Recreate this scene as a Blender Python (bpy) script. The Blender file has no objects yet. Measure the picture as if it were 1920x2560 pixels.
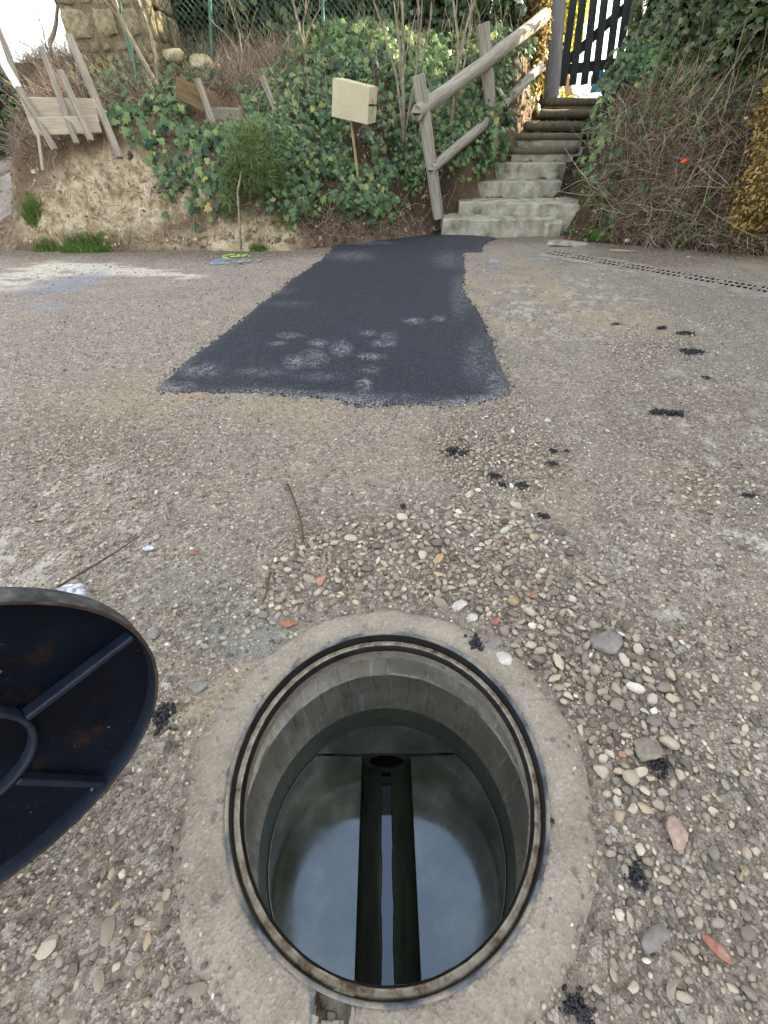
import bpy, math, random
import numpy as np
from mathutils import Vector, Matrix
R = math.radians
rng = np.random.default_rng(7)
random.seed(7)
sc = bpy.context.scene
COL = sc.collection

# ------------------------------------------------------------------ camera
CAM_H, FPX, TH, ROLL = 1.10, 1065.0, R(41.85), R(-0.35)
cam_d = bpy.data.cameras.new('camera')
cam = bpy.data.objects.new('camera', cam_d); COL.objects.link(cam); sc.camera = cam
cam_d.sensor_fit = 'VERTICAL'; cam_d.sensor_height = 24.0
cam_d.lens = FPX / 2560.0 * 24.0
cam_d.clip_start = 0.02; cam_d.clip_end = 2000
cam.matrix_world = Matrix.Translation((0, 0, CAM_H)) @ Matrix.Rotation(math.pi/2 - TH, 4, 'X') @ Matrix.Rotation(ROLL, 4, 'Z')

# ------------------------------------------------------------------ sky and sun
SUN_EL, SUN_AZ = R(24), R(74)         # azimuth from +Y, negative = to the left
w = bpy.data.worlds.new('World'); sc.world = w; w.use_nodes = True
nt = w.node_tree; bg = nt.nodes['Background']
sky = nt.nodes.new('ShaderNodeTexSky'); sky.sky_type = 'NISHITA'; sky.sun_disc = False
sky.sun_elevation = SUN_EL; sky.sun_rotation = SUN_AZ; sky.dust_density = 2.5; sky.air_density = 1.0; sky.ozone_density = 1.0
hs = nt.nodes.new('ShaderNodeHueSaturation'); hs.inputs['Saturation'].default_value = 0.36
nt.links.new(sky.outputs[0], hs.inputs['Color']); nt.links.new(hs.outputs[0], bg.inputs['Color'])
bg.inputs['Strength'].default_value = 0.15
sd = bpy.data.lights.new('sun', 'SUN'); sd.energy = 5.0; sd.angle = R(0.5); sd.color = (1, .86, .66)
sun = bpy.data.objects.new('sun', sd); COL.objects.link(sun)
sdir = Vector((math.sin(SUN_AZ)*math.cos(SUN_EL), math.cos(SUN_AZ)*math.cos(SUN_EL), math.sin(SUN_EL)))
sun.rotation_euler = sdir.to_track_quat('Z', 'Y').to_euler()
vs = sc.view_settings; vs.view_transform = 'Standard'; vs.look = 'None'; vs.gamma = 1; vs.use_curve_mapping = False
vs.exposure = 2.45
sc.cycles.max_bounces = 6; sc.cycles.diffuse_bounces = 3; sc.cycles.glossy_bounces = 3
sc.cycles.transmission_bounces = 4; sc.cycles.transparent_max_bounces = 6
sc.cycles.caustics_reflective = False; sc.cycles.caustics_refractive = False
sc.cycles.use_denoising = True

# ------------------------------------------------------------------ pixel <-> world helpers (measuring only)
c_, s_ = math.cos(TH), math.sin(TH); cr_, sr_ = math.cos(ROLL), math.sin(ROLL)
def ray(px, py):
    a, b = (px-960)/FPX, (py-1280)/FPX
    u = cr_*a + sr_*b; v = -sr_*a + cr_*b
    return Vector((u, c_ - v*s_, -s_ - v*c_))
def at(px, py, Y):
    d = ray(px, py); t = Y/d.y
    return Vector((0, 0, CAM_H)) + d*t
def gnd(px, py, z=0.0):
    d = ray(px, py); t = (z-CAM_H)/d.z
    return Vector((0, 0, CAM_H)) + d*t
def proj(x, y, z):
    z = z-CAM_H
    cz = y*c_ - z*s_; cy = -(y*s_ + z*c_)
    cz = np.where(cz < .02, .02, cz)
    u, v = x/cz*FPX, cy/cz*FPX
    return 960 + cr_*u - sr_*v, 1280 + sr_*u + cr_*v, cz
def inpoly(px, py, poly):
    px = np.asarray(px); py = np.asarray(py); r = np.zeros(px.shape, bool)
    n = len(poly)
    for i in range(n):
        x0, y0 = poly[i]; x1, y1 = poly[(i+1) % n]
        if y0 == y1: continue
        k = ((y0 > py) != (y1 > py)) & (px < (x1-x0)*(py-y0)/(y1-y0)+x0)
        r ^= k
    return r
def segdist(px, py, poly):
    d = np.full(np.shape(px), 1e9)
    n = len(poly)
    for i in range(n):
        x0, y0 = poly[i]; x1, y1 = poly[(i+1) % n]
        vx, vy = x1-x0, y1-y0; t = np.clip(((px-x0)*vx+(py-y0)*vy)/(vx*vx+vy*vy+1e-12), 0, 1)
        d = np.minimum(d, np.hypot(px-x0-t*vx, py-y0-t*vy))
    return d

# ------------------------------------------------------------------ numpy noise
def vnoise(x, y, seed=0):
    x = np.asarray(x, float); y = np.asarray(y, float)
    xi = np.floor(x).astype(np.int64); yi = np.floor(y).astype(np.int64)
    fx = x-xi; fy = y-yi; fx = fx*fx*(3-2*fx); fy = fy*fy*(3-2*fy)
    def h(a, b):
        n = (a*374761393 + b*668265263 + seed*982451653) & 0xffffffff
        n = ((n ^ (n >> 13))*1274126177) & 0xffffffff
        n = n ^ (n >> 16)
        return (n & 0xffff)/65535.0
    return (h(xi, yi)*(1-fx)+h(xi+1, yi)*fx)*(1-fy) + (h(xi, yi+1)*(1-fx)+h(xi+1, yi+1)*fx)*fy
def fbm(x, y, sc_=1.0, oc=4, seed=0):
    r = 0; a = .5; t = 0
    for i in range(oc):
        r = r + a*vnoise(np.asarray(x)*sc_, np.asarray(y)*sc_, seed+i*17); t += a; a *= .5; sc_ *= 2.03
    return r/t
def sstep(a, b, x):
    t = np.clip((np.asarray(x)-a)/(b-a), 0, 1); return t*t*(3-2*t)

# ------------------------------------------------------------------ objects
def link(name, me, mat=None, parent=None, loc=None, smooth=False):
    o = bpy.data.objects.new(name, me); COL.objects.link(o)
    if mat is not None and len(me.materials) == 0:
        for m in (mat if isinstance(mat, (list, tuple)) else [mat]): me.materials.append(m)
    if parent: o.parent = parent
    if loc is not None: o.location = loc
    if smooth: me.shade_smooth()
    return o
def tag(o, label=None, cat=None, group=None, kind=None):
    if label: o['label'] = label
    if cat: o['category'] = cat
    if group: o['group'] = group
    if kind: o['kind'] = kind
    return o
def thing(name, label, cat, loc=(0, 0, 0), group=None, rot=(0, 0, 0)):
    o = bpy.data.objects.new(name, None); COL.objects.link(o); o.location = loc; o.rotation_euler = rot
    o.empty_display_size = .1
    return tag(o, label, cat, group)
def npmesh(name, V, F):
    """V (n,3), F (m,k) constant k"""
    V = np.asarray(V, np.float32); F = np.asarray(F, np.int32)
    me = bpy.data.meshes.new(name); n, m, k = len(V), len(F), F.shape[1]
    me.vertices.add(n); me.vertices.foreach_set('co', V.ravel())
    me.loops.add(m*k); me.loops.foreach_set('vertex_index', F.ravel())
    me.polygons.add(m); me.polygons.foreach_set('loop_start', np.arange(m, dtype=np.int32)*k)
    me.polygons.foreach_set('loop_total', np.full(m, k, np.int32))
    me.update(calc_edges=True); me.validate()
    return me
def attr(me, name, vals):
    a = me.attributes.new(name, 'FLOAT', 'POINT'); a.data.foreach_set('value', np.asarray(vals, np.float32).ravel())
class MB:
    def __init__(s): s.v = []; s.f = []
    def add(s, vs, fs):
        o = len(s.v); s.v += [tuple(p) for p in vs]; s.f += [tuple(i+o for i in f) for f in fs]; return s
    def box(s, size, M=Matrix(), j=0.0, bev=0.0):
        x, y, z = [q/2 for q in size]
        if bev:
            b = bev; pts = []
            me = []
            # chamfered box: ring profile along x
            prof = [(-y+b, -z), (y-b, -z), (y, -z+b), (y, z-b), (y-b, z), (-y+b, z), (-y, z-b), (-y, -z+b)]
            for sx, sh in ((-x, 1), (-x+b, 0), (x-b, 0), (x, 1)):
                for (a, c) in prof:
                    k = b if sh else 0
                    aa = a - math.copysign(min(k, abs(a)), a); cc = c - math.copysign(min(k, abs(c)), c)
                    pts.append(M @ Vector((sx, aa+random.uniform(-j, j), cc+random.uniform(-j, j))))
            fs = [tuple(range(7, -1, -1)), tuple(range(24, 32))]
            for r in range(3):
                for i in range(8): a = r*8+i; c = r*8+(i+1) % 8; fs.append((a, c, c+8, a+8))
            return s.add(pts, fs)
        pts = [M @ Vector((a*x+random.uniform(-j, j), b*y+random.uniform(-j, j), c*z+random.uniform(-j, j))) for a in (-1, 1) for b in (-1, 1) for c in (-1, 1)]
        return s.add(pts, [(0, 1, 3, 2), (4, 6, 7, 5), (0, 4, 5, 1), (2, 3, 7, 6), (0, 2, 6, 4), (1, 5, 7, 3)])
    def tube(s, pts, rad, n=6, cap=True, jit=0.0):
        pts = [Vector(p) for p in pts]; k = len(pts)
        if not isinstance(rad, (list, tuple)): rad = [rad]*k
        up = Vector((0.31, .17, .93)); base = len(s.v); vs_ = []
        jj = [1+random.uniform(-jit, jit) for _ in range(n)]
        for i, p in enumerate(pts):
            d = (pts[min(i+1, k-1)]-pts[max(i-1, 0)])
            if d.length < 1e-9: d = Vector((0, 0, 1))
            d.normalize(); a = d.cross(up)
            if a.length < 1e-3: a = d.cross(Vector((1, 0, 0)))
            a.normalize(); b = d.cross(a)
            for q in range(n):
                t = 2*math.pi*q/n; vs_.append(p+(a*math.cos(t)+b*math.sin(t))*rad[i]*jj[q]*(1+random.uniform(-jit, jit)*.3))
        fs = [(i*n+q, i*n+(q+1) % n, (i+1)*n+(q+1) % n, (i+1)*n+q) for i in range(k-1) for q in range(n)]
        if cap: fs += [tuple(range(n-1, -1, -1)), tuple(range((k-1)*n, k*n))]
        return s.add(vs_, fs)
    def lathe(s, prof, n=96, centre=(0, 0), a0=0, a1=2*math.pi, jit=0.0):
        full = abs(a1-a0-2*math.pi) < 1e-6; m = n if full else n+1; vs_ = []
        for i in range(m):
            t = a0+(a1-a0)*i/n
            for (r, z) in prof:
                vs_.append((centre[0]+r*math.cos(t)+random.uniform(-jit, jit), centre[1]+r*math.sin(t)+random.uniform(-jit, jit), z))
        k = len(prof); fs = []
        for i in range(n):
            a = i*k; b = ((i+1) % m)*k
            for q in range(k-1): fs.append((a+q, b+q, b+q+1, a+q+1))
        return s.add(vs_, fs)
    def build(s, name, mat=None, parent=None, smooth=False, loc=None, auto=None):
        me = bpy.data.meshes.new(name); me.from_pydata(s.v, [], s.f); me.update()
        o = link(name, me, mat, parent, loc)
        if smooth:
            me.shade_smooth()
        if auto is not None:
            me.shade_smooth()
            try: me.set_sharp_from_angle(angle=R(auto))
            except Exception: pass
        return o

# ------------------------------------------------------------------ materials
class NT:
    def __init__(s, name):
        s.m = bpy.data.materials.new(name); s.m.use_nodes = True; s.t = s.m.node_tree; s.n = s.t.nodes
        s.p = s.n['Principled BSDF']; s.tc = s.n.new('ShaderNodeTexCoord'); s.vec = s.tc.outputs['Object']
    def l(s, a, b): s.t.links.new(a, b)
    def set(s, sock, val):
        if isinstance(val, bpy.types.NodeSocket): s.l(val, sock)
        elif isinstance(val, (tuple, list)) and len(val) == 3 and sock.type == 'RGBA': sock.default_value = (*val, 1)
        else: sock.default_value = val
    def noise(s, scale, detail=4, rough=.55, vec=None, dist=0):
        n = s.n.new('ShaderNodeTexNoise'); n.inputs['Scale'].default_value = scale; n.inputs['Detail'].default_value = detail
        n.inputs['Roughness'].default_value = rough; n.inputs['Distortion'].default_value = dist
        s.l(vec or s.vec, n.inputs['Vector']); return n.outputs['Fac']
    def vor(s, scale, out='Distance', feature='F1', vec=None, rnd=1):
        n = s.n.new('ShaderNodeTexVoronoi'); n.feature = feature; n.inputs['Scale'].default_value = scale
        n.inputs['Randomness'].default_value = rnd
        s.l(vec or s.vec, n.inputs['Vector']); return n.outputs[out]
    def mapping(s, scale=(1, 1, 1), rot=(0, 0, 0), vec=None):
        n = s.n.new('ShaderNodeMapping'); n.inputs['Scale'].default_value = scale; n.inputs['Rotation'].default_value = rot
        s.l(vec or s.vec, n.inputs['Vector']); return n.outputs[0]
    def ramp(s, fac, stops, interp='LINEAR'):
        n = s.n.new('ShaderNodeValToRGB'); n.color_ramp.interpolation = interp; e = n.color_ramp.elements
        while len(e) < len(stops): e.new(.5)
        for i, (p, c) in enumerate(stops): e[i].position = p; e[i].color = (*(c if isinstance(c, tuple) else (c, c, c)), 1)
        s.l(fac, n.inputs[0]); return n.outputs[0]
    def mix(s, fac, a, b, mode='MIX'):
        n = s.n.new('ShaderNodeMix'); n.data_type = 'RGBA'; n.blend_type = mode; n.clamp_factor = True
        s.set(n.inputs[0], fac); s.set(n.inputs[6], a); s.set(n.inputs[7], b); return n.outputs[2]
    def math(s, op, a, b=0.5, clamp=False):
        n = s.n.new('ShaderNodeMath'); n.operation = op; n.use_clamp = clamp; s.set(n.inputs[0], a); s.set(n.inputs[1], b); return n.outputs[0]
    def attr(s, name):
        n = s.n.new('ShaderNodeAttribute'); n.attribute_name = name; return n.outputs['Fac']
    def island(s): return s.n.new('ShaderNodeNewGeometry').outputs['Random Per Island']
    def objrnd(s): return s.n.new('ShaderNodeObjectInfo').outputs['Random']
    def bump(s, h, strength=.5, dist=.01, prev=None):
        n = s.n.new('ShaderNodeBump'); n.inputs['Strength'].default_value = strength; n.inputs['Distance'].default_value = dist
        s.l(h, n.inputs['Height'])
        if prev is not None: s.l(prev, n.inputs['Normal'])
        return n.outputs[0]
    def out(s, col=None, rough=.8, normal=None, spec=.3, trans=0, metal=0):
        p = s.p
        if col is not None: s.set(p.inputs['Base Color'], col)
        s.set(p.inputs['Roughness'], rough); p.inputs['Specular IOR Level'].default_value = spec; p.inputs['Metallic'].default_value = metal
        if normal is not None: s.l(normal, p.inputs['Normal'])
        if trans:
            t = s.n.new('ShaderNodeBsdfTranslucent'); mx = s.n.new('ShaderNodeMixShader'); mx.inputs[0].default_value = trans
            s.set(t.inputs['Color'], col); s.l(p.outputs[0], mx.inputs[1]); s.l(t.outputs[0], mx.inputs[2])
            s.l(mx.outputs[0], s.n['Material Output'].inputs[0])
        return s.m
def simple(name, stops, scale=8, rough=.85, bump=.4, bscale=60, spec=.3, stretch=None, dist=.004, detail=5):
    t = NT(name); v = t.mapping(stretch) if stretch else t.vec
    c = t.ramp(t.noise(scale, detail, vec=v), stops)
    c = t.mix(.35, c, t.ramp(t.noise(bscale, 3, vec=v), [(.3, .12), (.7, .75)]), 'SOFT_LIGHT')
    return t.out(c, rough, t.bump(t.noise(bscale, 5, vec=v), bump, dist), spec)

STONE_STOPS = [(0, (0.094, 0.082, 0.064)), (0.15, (0.197, 0.166, 0.131)), (0.32, (0.371, 0.312, 0.234)), (0.48, (0.184, 0.164, 0.135)), (0.62, (0.482, 0.4, 0.289)), (0.74, (0.25, 0.202, 0.149)), (0.87, (0.589, 0.505, 0.39)), (0.955, (0.497, 0.379, 0.24)), (0.985, (0.8, 0.764, 0.632)), (1, (0.445, 0.19, 0.108))]
def stone_mat(name, rnd):
    t = NT(name); r = t.objrnd() if rnd == 'obj' else t.island()
    c = t.ramp(r, STONE_STOPS)
    c = t.mix(.55, c, t.ramp(t.noise(45, 5), [(.3, .3), (.7, .68)]), 'OVERLAY')
    # dust film
    c = t.mix(t.ramp(t.noise(14, 4), [(.45, 0.0), (.68, .6)]), c, (.33, .275, .205))
    return t.out(c, .7, t.bump(t.noise(160, 4), .35, .002), .3)
M = {}
M['stone'] = stone_mat('stone_single', 'obj'); M['gravel'] = stone_mat('stone_gravel', 'island')

# road: beaten earth, crushed stone and old asphalt
t = NT('road_dirt')
big = t.noise(.9, 5, .6); mid = t.noise(5, 5, .65); fine = t.noise(70, 4, .7)
c = t.ramp(big, [(.36, (.23, .165, .10)), (.5, (.385, .295, .19)), (.62, (.51, .40, .27))])
c = t.mix(.6, c, t.ramp(mid, [(.3, (.18, .135, .09)), (.5, (.36, .28, .19)), (.72, (.54, .44, .315))]))
v1 = t.vor(85, 'Color'); v1b = t.n.new('ShaderNodeSeparateColor'); t.l(v1, v1b.inputs[0])
grit = t.ramp(v1b.outputs[0], [(0, (.08, .062, .045)), (.3, (.24, .185, .13)), (.7, (.38, .30, .21)), (.92, (.57, .48, .36)), (1, (.82, .75, .64))])
c = t.mix(t.ramp(t.noise(7, 3), [(.38, .35), (.6, .8)]), c, grit)
v2 = t.vor(230, 'Color'); v2b = t.n.new('ShaderNodeSeparateColor'); t.l(v2, v2b.inputs[0])
c = t.mix(.32, c, t.ramp(v2b.outputs[0], [(0, .06), (.5, .28), (.95, .42), (1, .85)]))
# laid on the mesh: lime, blue chalk, wet patches with painted gap shade, ochre dust, mortar
c = t.mix(t.math('MULTIPLY', t.attr('lime'), t.ramp(t.noise(24, 5), [(.32, 0), (.5, 1)])), c, (.62, .57, .47))
c = t.mix(t.math('MULTIPLY', t.attr('blue'), t.ramp(t.noise(30, 4), [(.35, 0), (.6, 1)])), c, (.27, .30, .37))
c = t.mix(t.attr('ochre'), c, (.42, .34, .215))
c = t.mix(t.attr('mortar'), c, (.26, .265, .23))
c = t.mix(t.attr('damp_shade'), c, t.mix(.5, (.10, .08, .06), grit))  # real damp plus shade painted between the gravel stones
c = t.mix(t.math('MULTIPLY', t.attr('tar'), t.ramp(t.noise(40, 3), [(.45, 0), (.55, 1)])), c, (.02, .02, .024))
h = t.math('ADD', t.math('MULTIPLY', t.vor(85), 1.0), t.math('MULTIPLY', t.vor(230), .6))
nb = t.bump(h, .9, .008); nb = t.bump(t.noise(22, 6, .7), .5, .02, nb)
M['road'] = t.out(c, .9, nb, .2)

t = NT('fresh_asphalt')
g = t.vor(150, 'Distance'); gc = t.vor(150, 'Color'); g3 = t.n.new('ShaderNodeSeparateColor'); t.l(gc, g3.inputs[0])
c = t.ramp(g3.outputs[0], [(0, (.0035, .005, .012)), (.7, (.0085, .012, .027)), (.93, (.025, .030, .046)), (1, (.13, .135, .16))])
c = t.mix(t.ramp(t.noise(2.2, 4), [(.4, 0), (.65, .4)]), c, (.015, .020, .040))
dustn = t.math('MULTIPLY', t.ramp(t.noise(75, 5, .8), [(.46, 0), (.53, 1)]), t.ramp(t.noise(22, 5, .8, dist=1.0), [(.44, .05), (.54, 1)]))
c = t.mix(t.math('MULTIPLY', t.attr('dust'), dustn), c, (.40, .40, .41))
c = t.mix(t.math('MULTIPLY', t.attr('edge'), t.ramp(t.noise(130, 3, .8), [(.5, 0), (.56, 1)])), c, (.50, .47, .42))
nb = t.bump(t.math('ADD', g, t.math('MULTIPLY', t.noise(300, 3), .5)), 1.0, .009)
M['asphalt'] = t.out(c, .55, t.bump(t.noise(9, 4), .25, .02, nb), .5)

M['concrete'] = simple('collar_concrete', [(.28, (.23, .195, .145)), (.42, (.31, .27, .205)), (.55, (.36, .315, .245)), (.72, (.41, .365, .29))], 9, .9, 1.0, 130, .2, dist=.006)
t = NT('collar_concrete'); n1 = t.noise(9, 6, .65)
c = t.ramp(n1, [(.3, (.20, .165, .125)), (.45, (.30, .255, .20)), (.58, (.36, .31, .245)), (.75, (.43, .375, .30))])
sp = t.n.new('ShaderNodeSeparateColor'); t.l(t.vor(170, 'Color'), sp.inputs[0])
c = t.mix(.22, c, t.ramp(sp.outputs[0], [(0, (.08, .07, .06)), (.12, (.28, .235, .17)), (.75, (.40, .34, .25)), (.95, (.55, .48, .37)), (1, (.75, .7, .6))]))
c = t.mix(t.ramp(t.noise(26, 3), [(.62, 0), (.70, .7)]), c, (.14, .12, .095))
M['concrete'] = t.out(c, .92, t.bump(t.vor(170), .7, .004, t.bump(t.noise(40, 6, .7), .7, .012)), .2)
M['stepstone'] = simple('step_concrete', [(.30, (.15, .145, .085)), (.40, (.27, .25, .175)), (.52, (.36, .335, .26)), (.68, (.47, .445, .37))], 7, .9, .6, 60, .2, dist=.008)
t = NT('shaft_concrete')
c = t.ramp(t.noise(5, 5), [(.3, (.30, .27, .21)), (.5, (.45, .42, .33)), (.72, (.60, .56, .47))])
vs2 = t.mapping((12, 12, 1.2)); c = t.mix(t.ramp(t.noise(3, 5, .7, vec=vs2), [(.54, 0), (.64, .75)]), c, (.62, .65, .66)); c = t.mix(t.ramp(t.noise(4.5, 5, .7, vec=vs2), [(.35, .6), (.46, 0)]), c, (.15, .14, .10))
M['shaft'] = t.out(c, t.ramp(t.noise(6, 3), [(.4, .35), (.6, .8)]), t.bump(t.noise(60, 4), .2, .004), .45)
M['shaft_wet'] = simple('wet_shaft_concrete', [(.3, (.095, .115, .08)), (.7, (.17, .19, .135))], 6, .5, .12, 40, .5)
M['pale_joint'] = simple('pale_joint', [(.38, (.22, .205, .165)), (.55, (.50, .48, .42)), (.7, (.62, .60, .54))], 14, .8, .4, 90)
t = NT('wet_benching')
c = t.ramp(t.noise(6, 5), [(.32, (.06, .066, .038)), (.5, (.12, .125, .078)), (.68, (.26, .265, .185))])
t.p.inputs['Specular Tint'].default_value = (.58, .76, 1, 1)
M['bench'] = t.out(c, t.ramp(t.noise(7, 5), [(.35, .04), (.7, .17)]), t.bump(t.noise(22, 4), .035, .004), 1.0)
t.p.inputs['IOR'].default_value = 1.68
M['channel'] = simple('channel_slime', [(.3, (.035, .045, .032)), (.7, (.08, .09, .06))], 5, .25, .15, 40, .4, stretch=(1, .2, 1))
t = NT('dark_water'); t.p.inputs['IOR'].default_value = 1.65; t.p.inputs['Specular Tint'].default_value = (.58, .76, 1, 1)
M['water'] = t.out((.012, .016, .014), .04, t.bump(t.noise(14, 2), .04, .003), .9)
t = NT('rusty_iron')
c = t.ramp(t.noise(22, 6, .75), [(.34, (.035, .026, .02)), (.43, (.15, .10, .06)), (.50, (.25, .205, .145)), (.64, (.38, .34, .265))])
M['rust'] = t.out(c, .75, t.bump(t.noise(120, 5), .7, .003), .35)
M['ironblack'] = simple('black_iron', [(.35, (.006, .006, .007)), (.7, (.02, .018, .017))], 20, .55, .4, 120, .4)
M['irongrey'] = simple('worn_grey_iron', [(.35, (.05, .055, .06)), (.46, (.14, .15, .155)), (.54, (.26, .225, .17)), (.7, (.33, .29, .22))], 14, .6, .4, 140, .4)
t = NT('bitumen_paint')
c = t.ramp(t.noise(4, 5, .6), [(.35, (.0012, .0022, .0045)), (.6, (.002, .004, .009)), (.78, (.006, .009, .014))])
c = t.mix(t.ramp(t.noise(9, 6, .7), [(.58, 0), (.72, .8)]), c, (.035, .017, .009))
c = t.mix(t.ramp(t.noise(120, 2), [(.74, 0), (.78, .6)]), c, (.25, .25, .27))
M['lid'] = t.out(c, t.ramp(t.noise(11, 4), [(.35, .35), (.7, .6)]), t.bump(t.noise(150, 4), .25, .002), .12)
t = NT('bitumen_edge')
M['lid_rib'] = t.out(t.ramp(t.noise(30, 4), [(.3, (.006, .010, .019)), (.7, (.016, .024, .040))]), .5, t.bump(t.noise(150, 4), .3, .002), .35)
M['lid_lip'] = simple('rusty_lip', [(.3, (.02, .014, .012)), (.5, (.055, .03, .02)), (.7, (.11, .075, .05))], 18, .7, .5, 150, .35)
M['lid_skirt'] = simple('muddy_skirt', [(.3, (.02, .022, .025)), (.5, (.05, .052, .054)), (.7, (.15, .14, .12))], 22, .7, .5, 100, .35)

# bank soil
t = NT('bank_soil')
c = t.ramp(t.noise(3.5, 6, .65), [(.3, (.07, .045, .026)), (.5, (.15, .10, .062)), (.7, (.24, .17, .11))])
c = t.mix(t.ramp(t.noise(30, 4), [(.4, 0), (.7, .5)]), c, (.23, .17, .11))
cl = t.ramp(t.noise(8, 6, .7), [(.3, (.22, .14, .07)), (.42, (.46, .34, .19)), (.55, (.66, .55, .36)), (.75, (.76, .69, .52))])
c = t.mix(t.math('MULTIPLY', t.attr('clay'), t.ramp(t.noise(9, 6, .75), [(.36, .25), (.47, 1)])), c, cl)
c = t.mix(t.attr('plant_shade'), c, t.ramp(t.noise(14, 5, .7), [(.35, (.025, .018, .012)), (.65, (.085, .058, .038))]))  # shade under brambles and ivy, painted into the soil colour
c = t.mix(t.attr('pathm'), c, t.ramp(t.noise(9, 5, .7), [(.35, (.13, .085, .05)), (.5, (.22, .155, .10)), (.65, (.36, .28, .20))]))
c = t.mix(t.math('MULTIPLY', t.attr('moss'), t.ramp(t.noise(16, 4), [(.42, 0), (.6, 1)])), c, (.10, .13, .035))
M['bank'] = t.out(c, .95, t.bump(t.noise(26, 7, .75), .9, .035), .15)

def leafmat(name, stops, rough=.45, spec=.45, trans=.25, dry=None):
    t = NT(name); c = t.ramp(t.island(), stops)
    c = t.mix(.4, c, t.ramp(t.noise(2.2, 3), [(.35, .25), (.65, .7)]), 'SOFT_LIGHT')
    return t.out(c, rough, None, spec, trans)
M['ivy'] = leafmat('ivy_leaf', [(0, (.10, .065, .035)), (.04, (.022, .050, .018)), (.3, (.055, .115, .038)), (.6, (.10, .18, .058)), (.85, (.165, .255, .085)), (.965, (.24, .30, .09)), (1, (.45, .38, .10))], .30, .5, .28)
M['ivy_dark'] = leafmat('dark_ivy_leaf', [(0, (.014, .030, .014)), (.5, (.035, .075, .030)), (.85, (.07, .13, .045)), (1, (.18, .22, .08))], .35, .5, .15)
M['ivy_high'] = leafmat('hedge_ivy_leaf', [(0, (.035, .055, .02)), (.5, (.08, .12, .045)), (.85, (.15, .19, .085)), (1, (.28, .27, .15))], .4, .5, .3)
M['yellow'] = leafmat('yellow_leaf', [(0, (.30, .30, .02)), (.5, (.55, .54, .03)), (1, (.75, .62, .08))], .5, .3, .55)
M['gold'] = leafmat('golden_leaf', [(0, (.09, .09, .03)), (.3, (.26, .20, .06)), (.6, (.52, .34, .10)), (.85, (.70, .48, .17)), (1, (.78, .62, .30))], .5, .3, .6)
M['tree'] = leafmat('tree_leaf', [(0, (.02, .04, .012)), (.6, (.05, .085, .025)), (1, (.13, .15, .04))], .5, .4, .3)
M['conifer'] = leafmat('conifer_spray', [(0, (.09, .13, .04)), (.5, (.17, .24, .075)), (1, (.28, .36, .15))], .6, .3, .25)
M['grass'] = leafmat('grass_blade', [(0, (.06, .13, .02)), (.6, (.12, .23, .035)), (1, (.22, .30, .08))], .5, .3, .3)
M['straw'] = leafmat('dry_stalk', [(0, (.10, .07, .045)), (.3, (.26, .19, .135)), (.6, (.38, .29, .21)), (.85, (.52, .42, .31)), (1, (.66, .57, .44))], .8, .2, .15)
M['cane'] = leafmat('pale_cane', [(0, (.22, .16, .12)), (.5, (.42, .34, .26)), (1, (.66, .58, .46))], .8, .2, .1)
M['clod_pale'] = leafmat('clay_lump', [(0, (.26, .17, .09)), (.4, (.42, .31, .18)), (1, (.58, .48, .32))], .95, .1, .0)
M['clod_dark'] = leafmat('soil_lump', [(0, (.06, .04, .025)), (.6, (.16, .11, .07)), (1, (.34, .26, .17))], .95, .1, .0)
M['bramble'] = leafmat('bramble_stem', [(0, (.07, .045, .028)), (.3, (.20, .135, .09)), (.6, (.34, .245, .165)), (.85, (.50, .39, .27)), (1, (.66, .55, .40))], .85, .2, .1)
M['litter'] = leafmat('leaf_litter', [(0, (.07, .04, .025)), (.4, (.17, .10, .06)), (.75, (.28, .19, .12)), (1, (.45, .37, .28))], .8, .2, .1)
M['bark'] = simple('pale_bark', [(.3, (.18, .15, .10)), (.6, (.33, .29, .20)), (.75, (.42, .38, .28))], 12, .9, .5, 60)
M['bark_dark'] = simple('dark_bark', [(.3, (.05, .04, .03)), (.7, (.13, .105, .08))], 10, .9, .6, 50)
def woodmat(name, a, b, c3):
    t = NT(name); v = t.mapping((14, 14, 1.0)); c = t.ramp(t.noise(3.5, 6, .65, vec=v), [(.28, a), (.5, b), (.72, c3)])
    c = t.mix(t.ramp(t.noise(2.5, 3), [(.45, 0), (.7, .45)]), c, tuple(q*.75 for q in b))
    return t.out(c, .85, t.bump(t.noise(5, 6, .7, vec=v), .5, .006), .2)
M['post'] = woodmat('weathered_log', (.17, .145, .11), (.32, .285, .225), (.46, .42, .345))
M['logstep'] = woodmat('mossy_log', (.055, .05, .032), (.13, .115, .075), (.20, .18, .12))
M['stake'] = woodmat('grey_stake', (.13, .11, .08), (.26, .225, .175), (.37, .335, .275))
t = NT('old_plank'); v = t.mapping((1.2, 16, 16)); M['plank'] = t.out(t.ramp(t.noise(3, 6, .7, vec=v), [(.25, (.33, .27, .19)), (.5, (.46, .39, .29)), (.75, (.56, .50, .39))]), .85, t.bump(t.noise(4, 6, vec=v), .5, .005), .2)
t = NT('brown_board'); v = t.mapping((1.2, 16, 16)); M['board'] = t.out(t.ramp(t.noise(3, 6, .7, vec=v), [(.3, (.12, .075, .035)), (.6, (.23, .16, .085)), (.75, (.33, .25, .15))]), .85, t.bump(t.noise(4, 6, vec=v), .5, .005), .2)
M['gatewood'] = simple('dark_gate_paint', [(.3, (.012, .015, .016)), (.7, (.03, .036, .036))], 8, .7, .3, 50)
M['gatepost'] = woodmat('grey_gate_post', (.14, .135, .14), (.21, .205, .215), (.29, .28, .29))
M['card'] = simple('buff_card', [(.3, (.47, .42, .27)), (.6, (.54, .485, .32)), (.8, (.58, .53, .36))], 3, .8, .15, 90)
M['stickwood'] = simple('raw_stick', [(.3, (.36, .28, .14)), (.7, (.52, .43, .24))], 10, .8, .3, 60)
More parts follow.
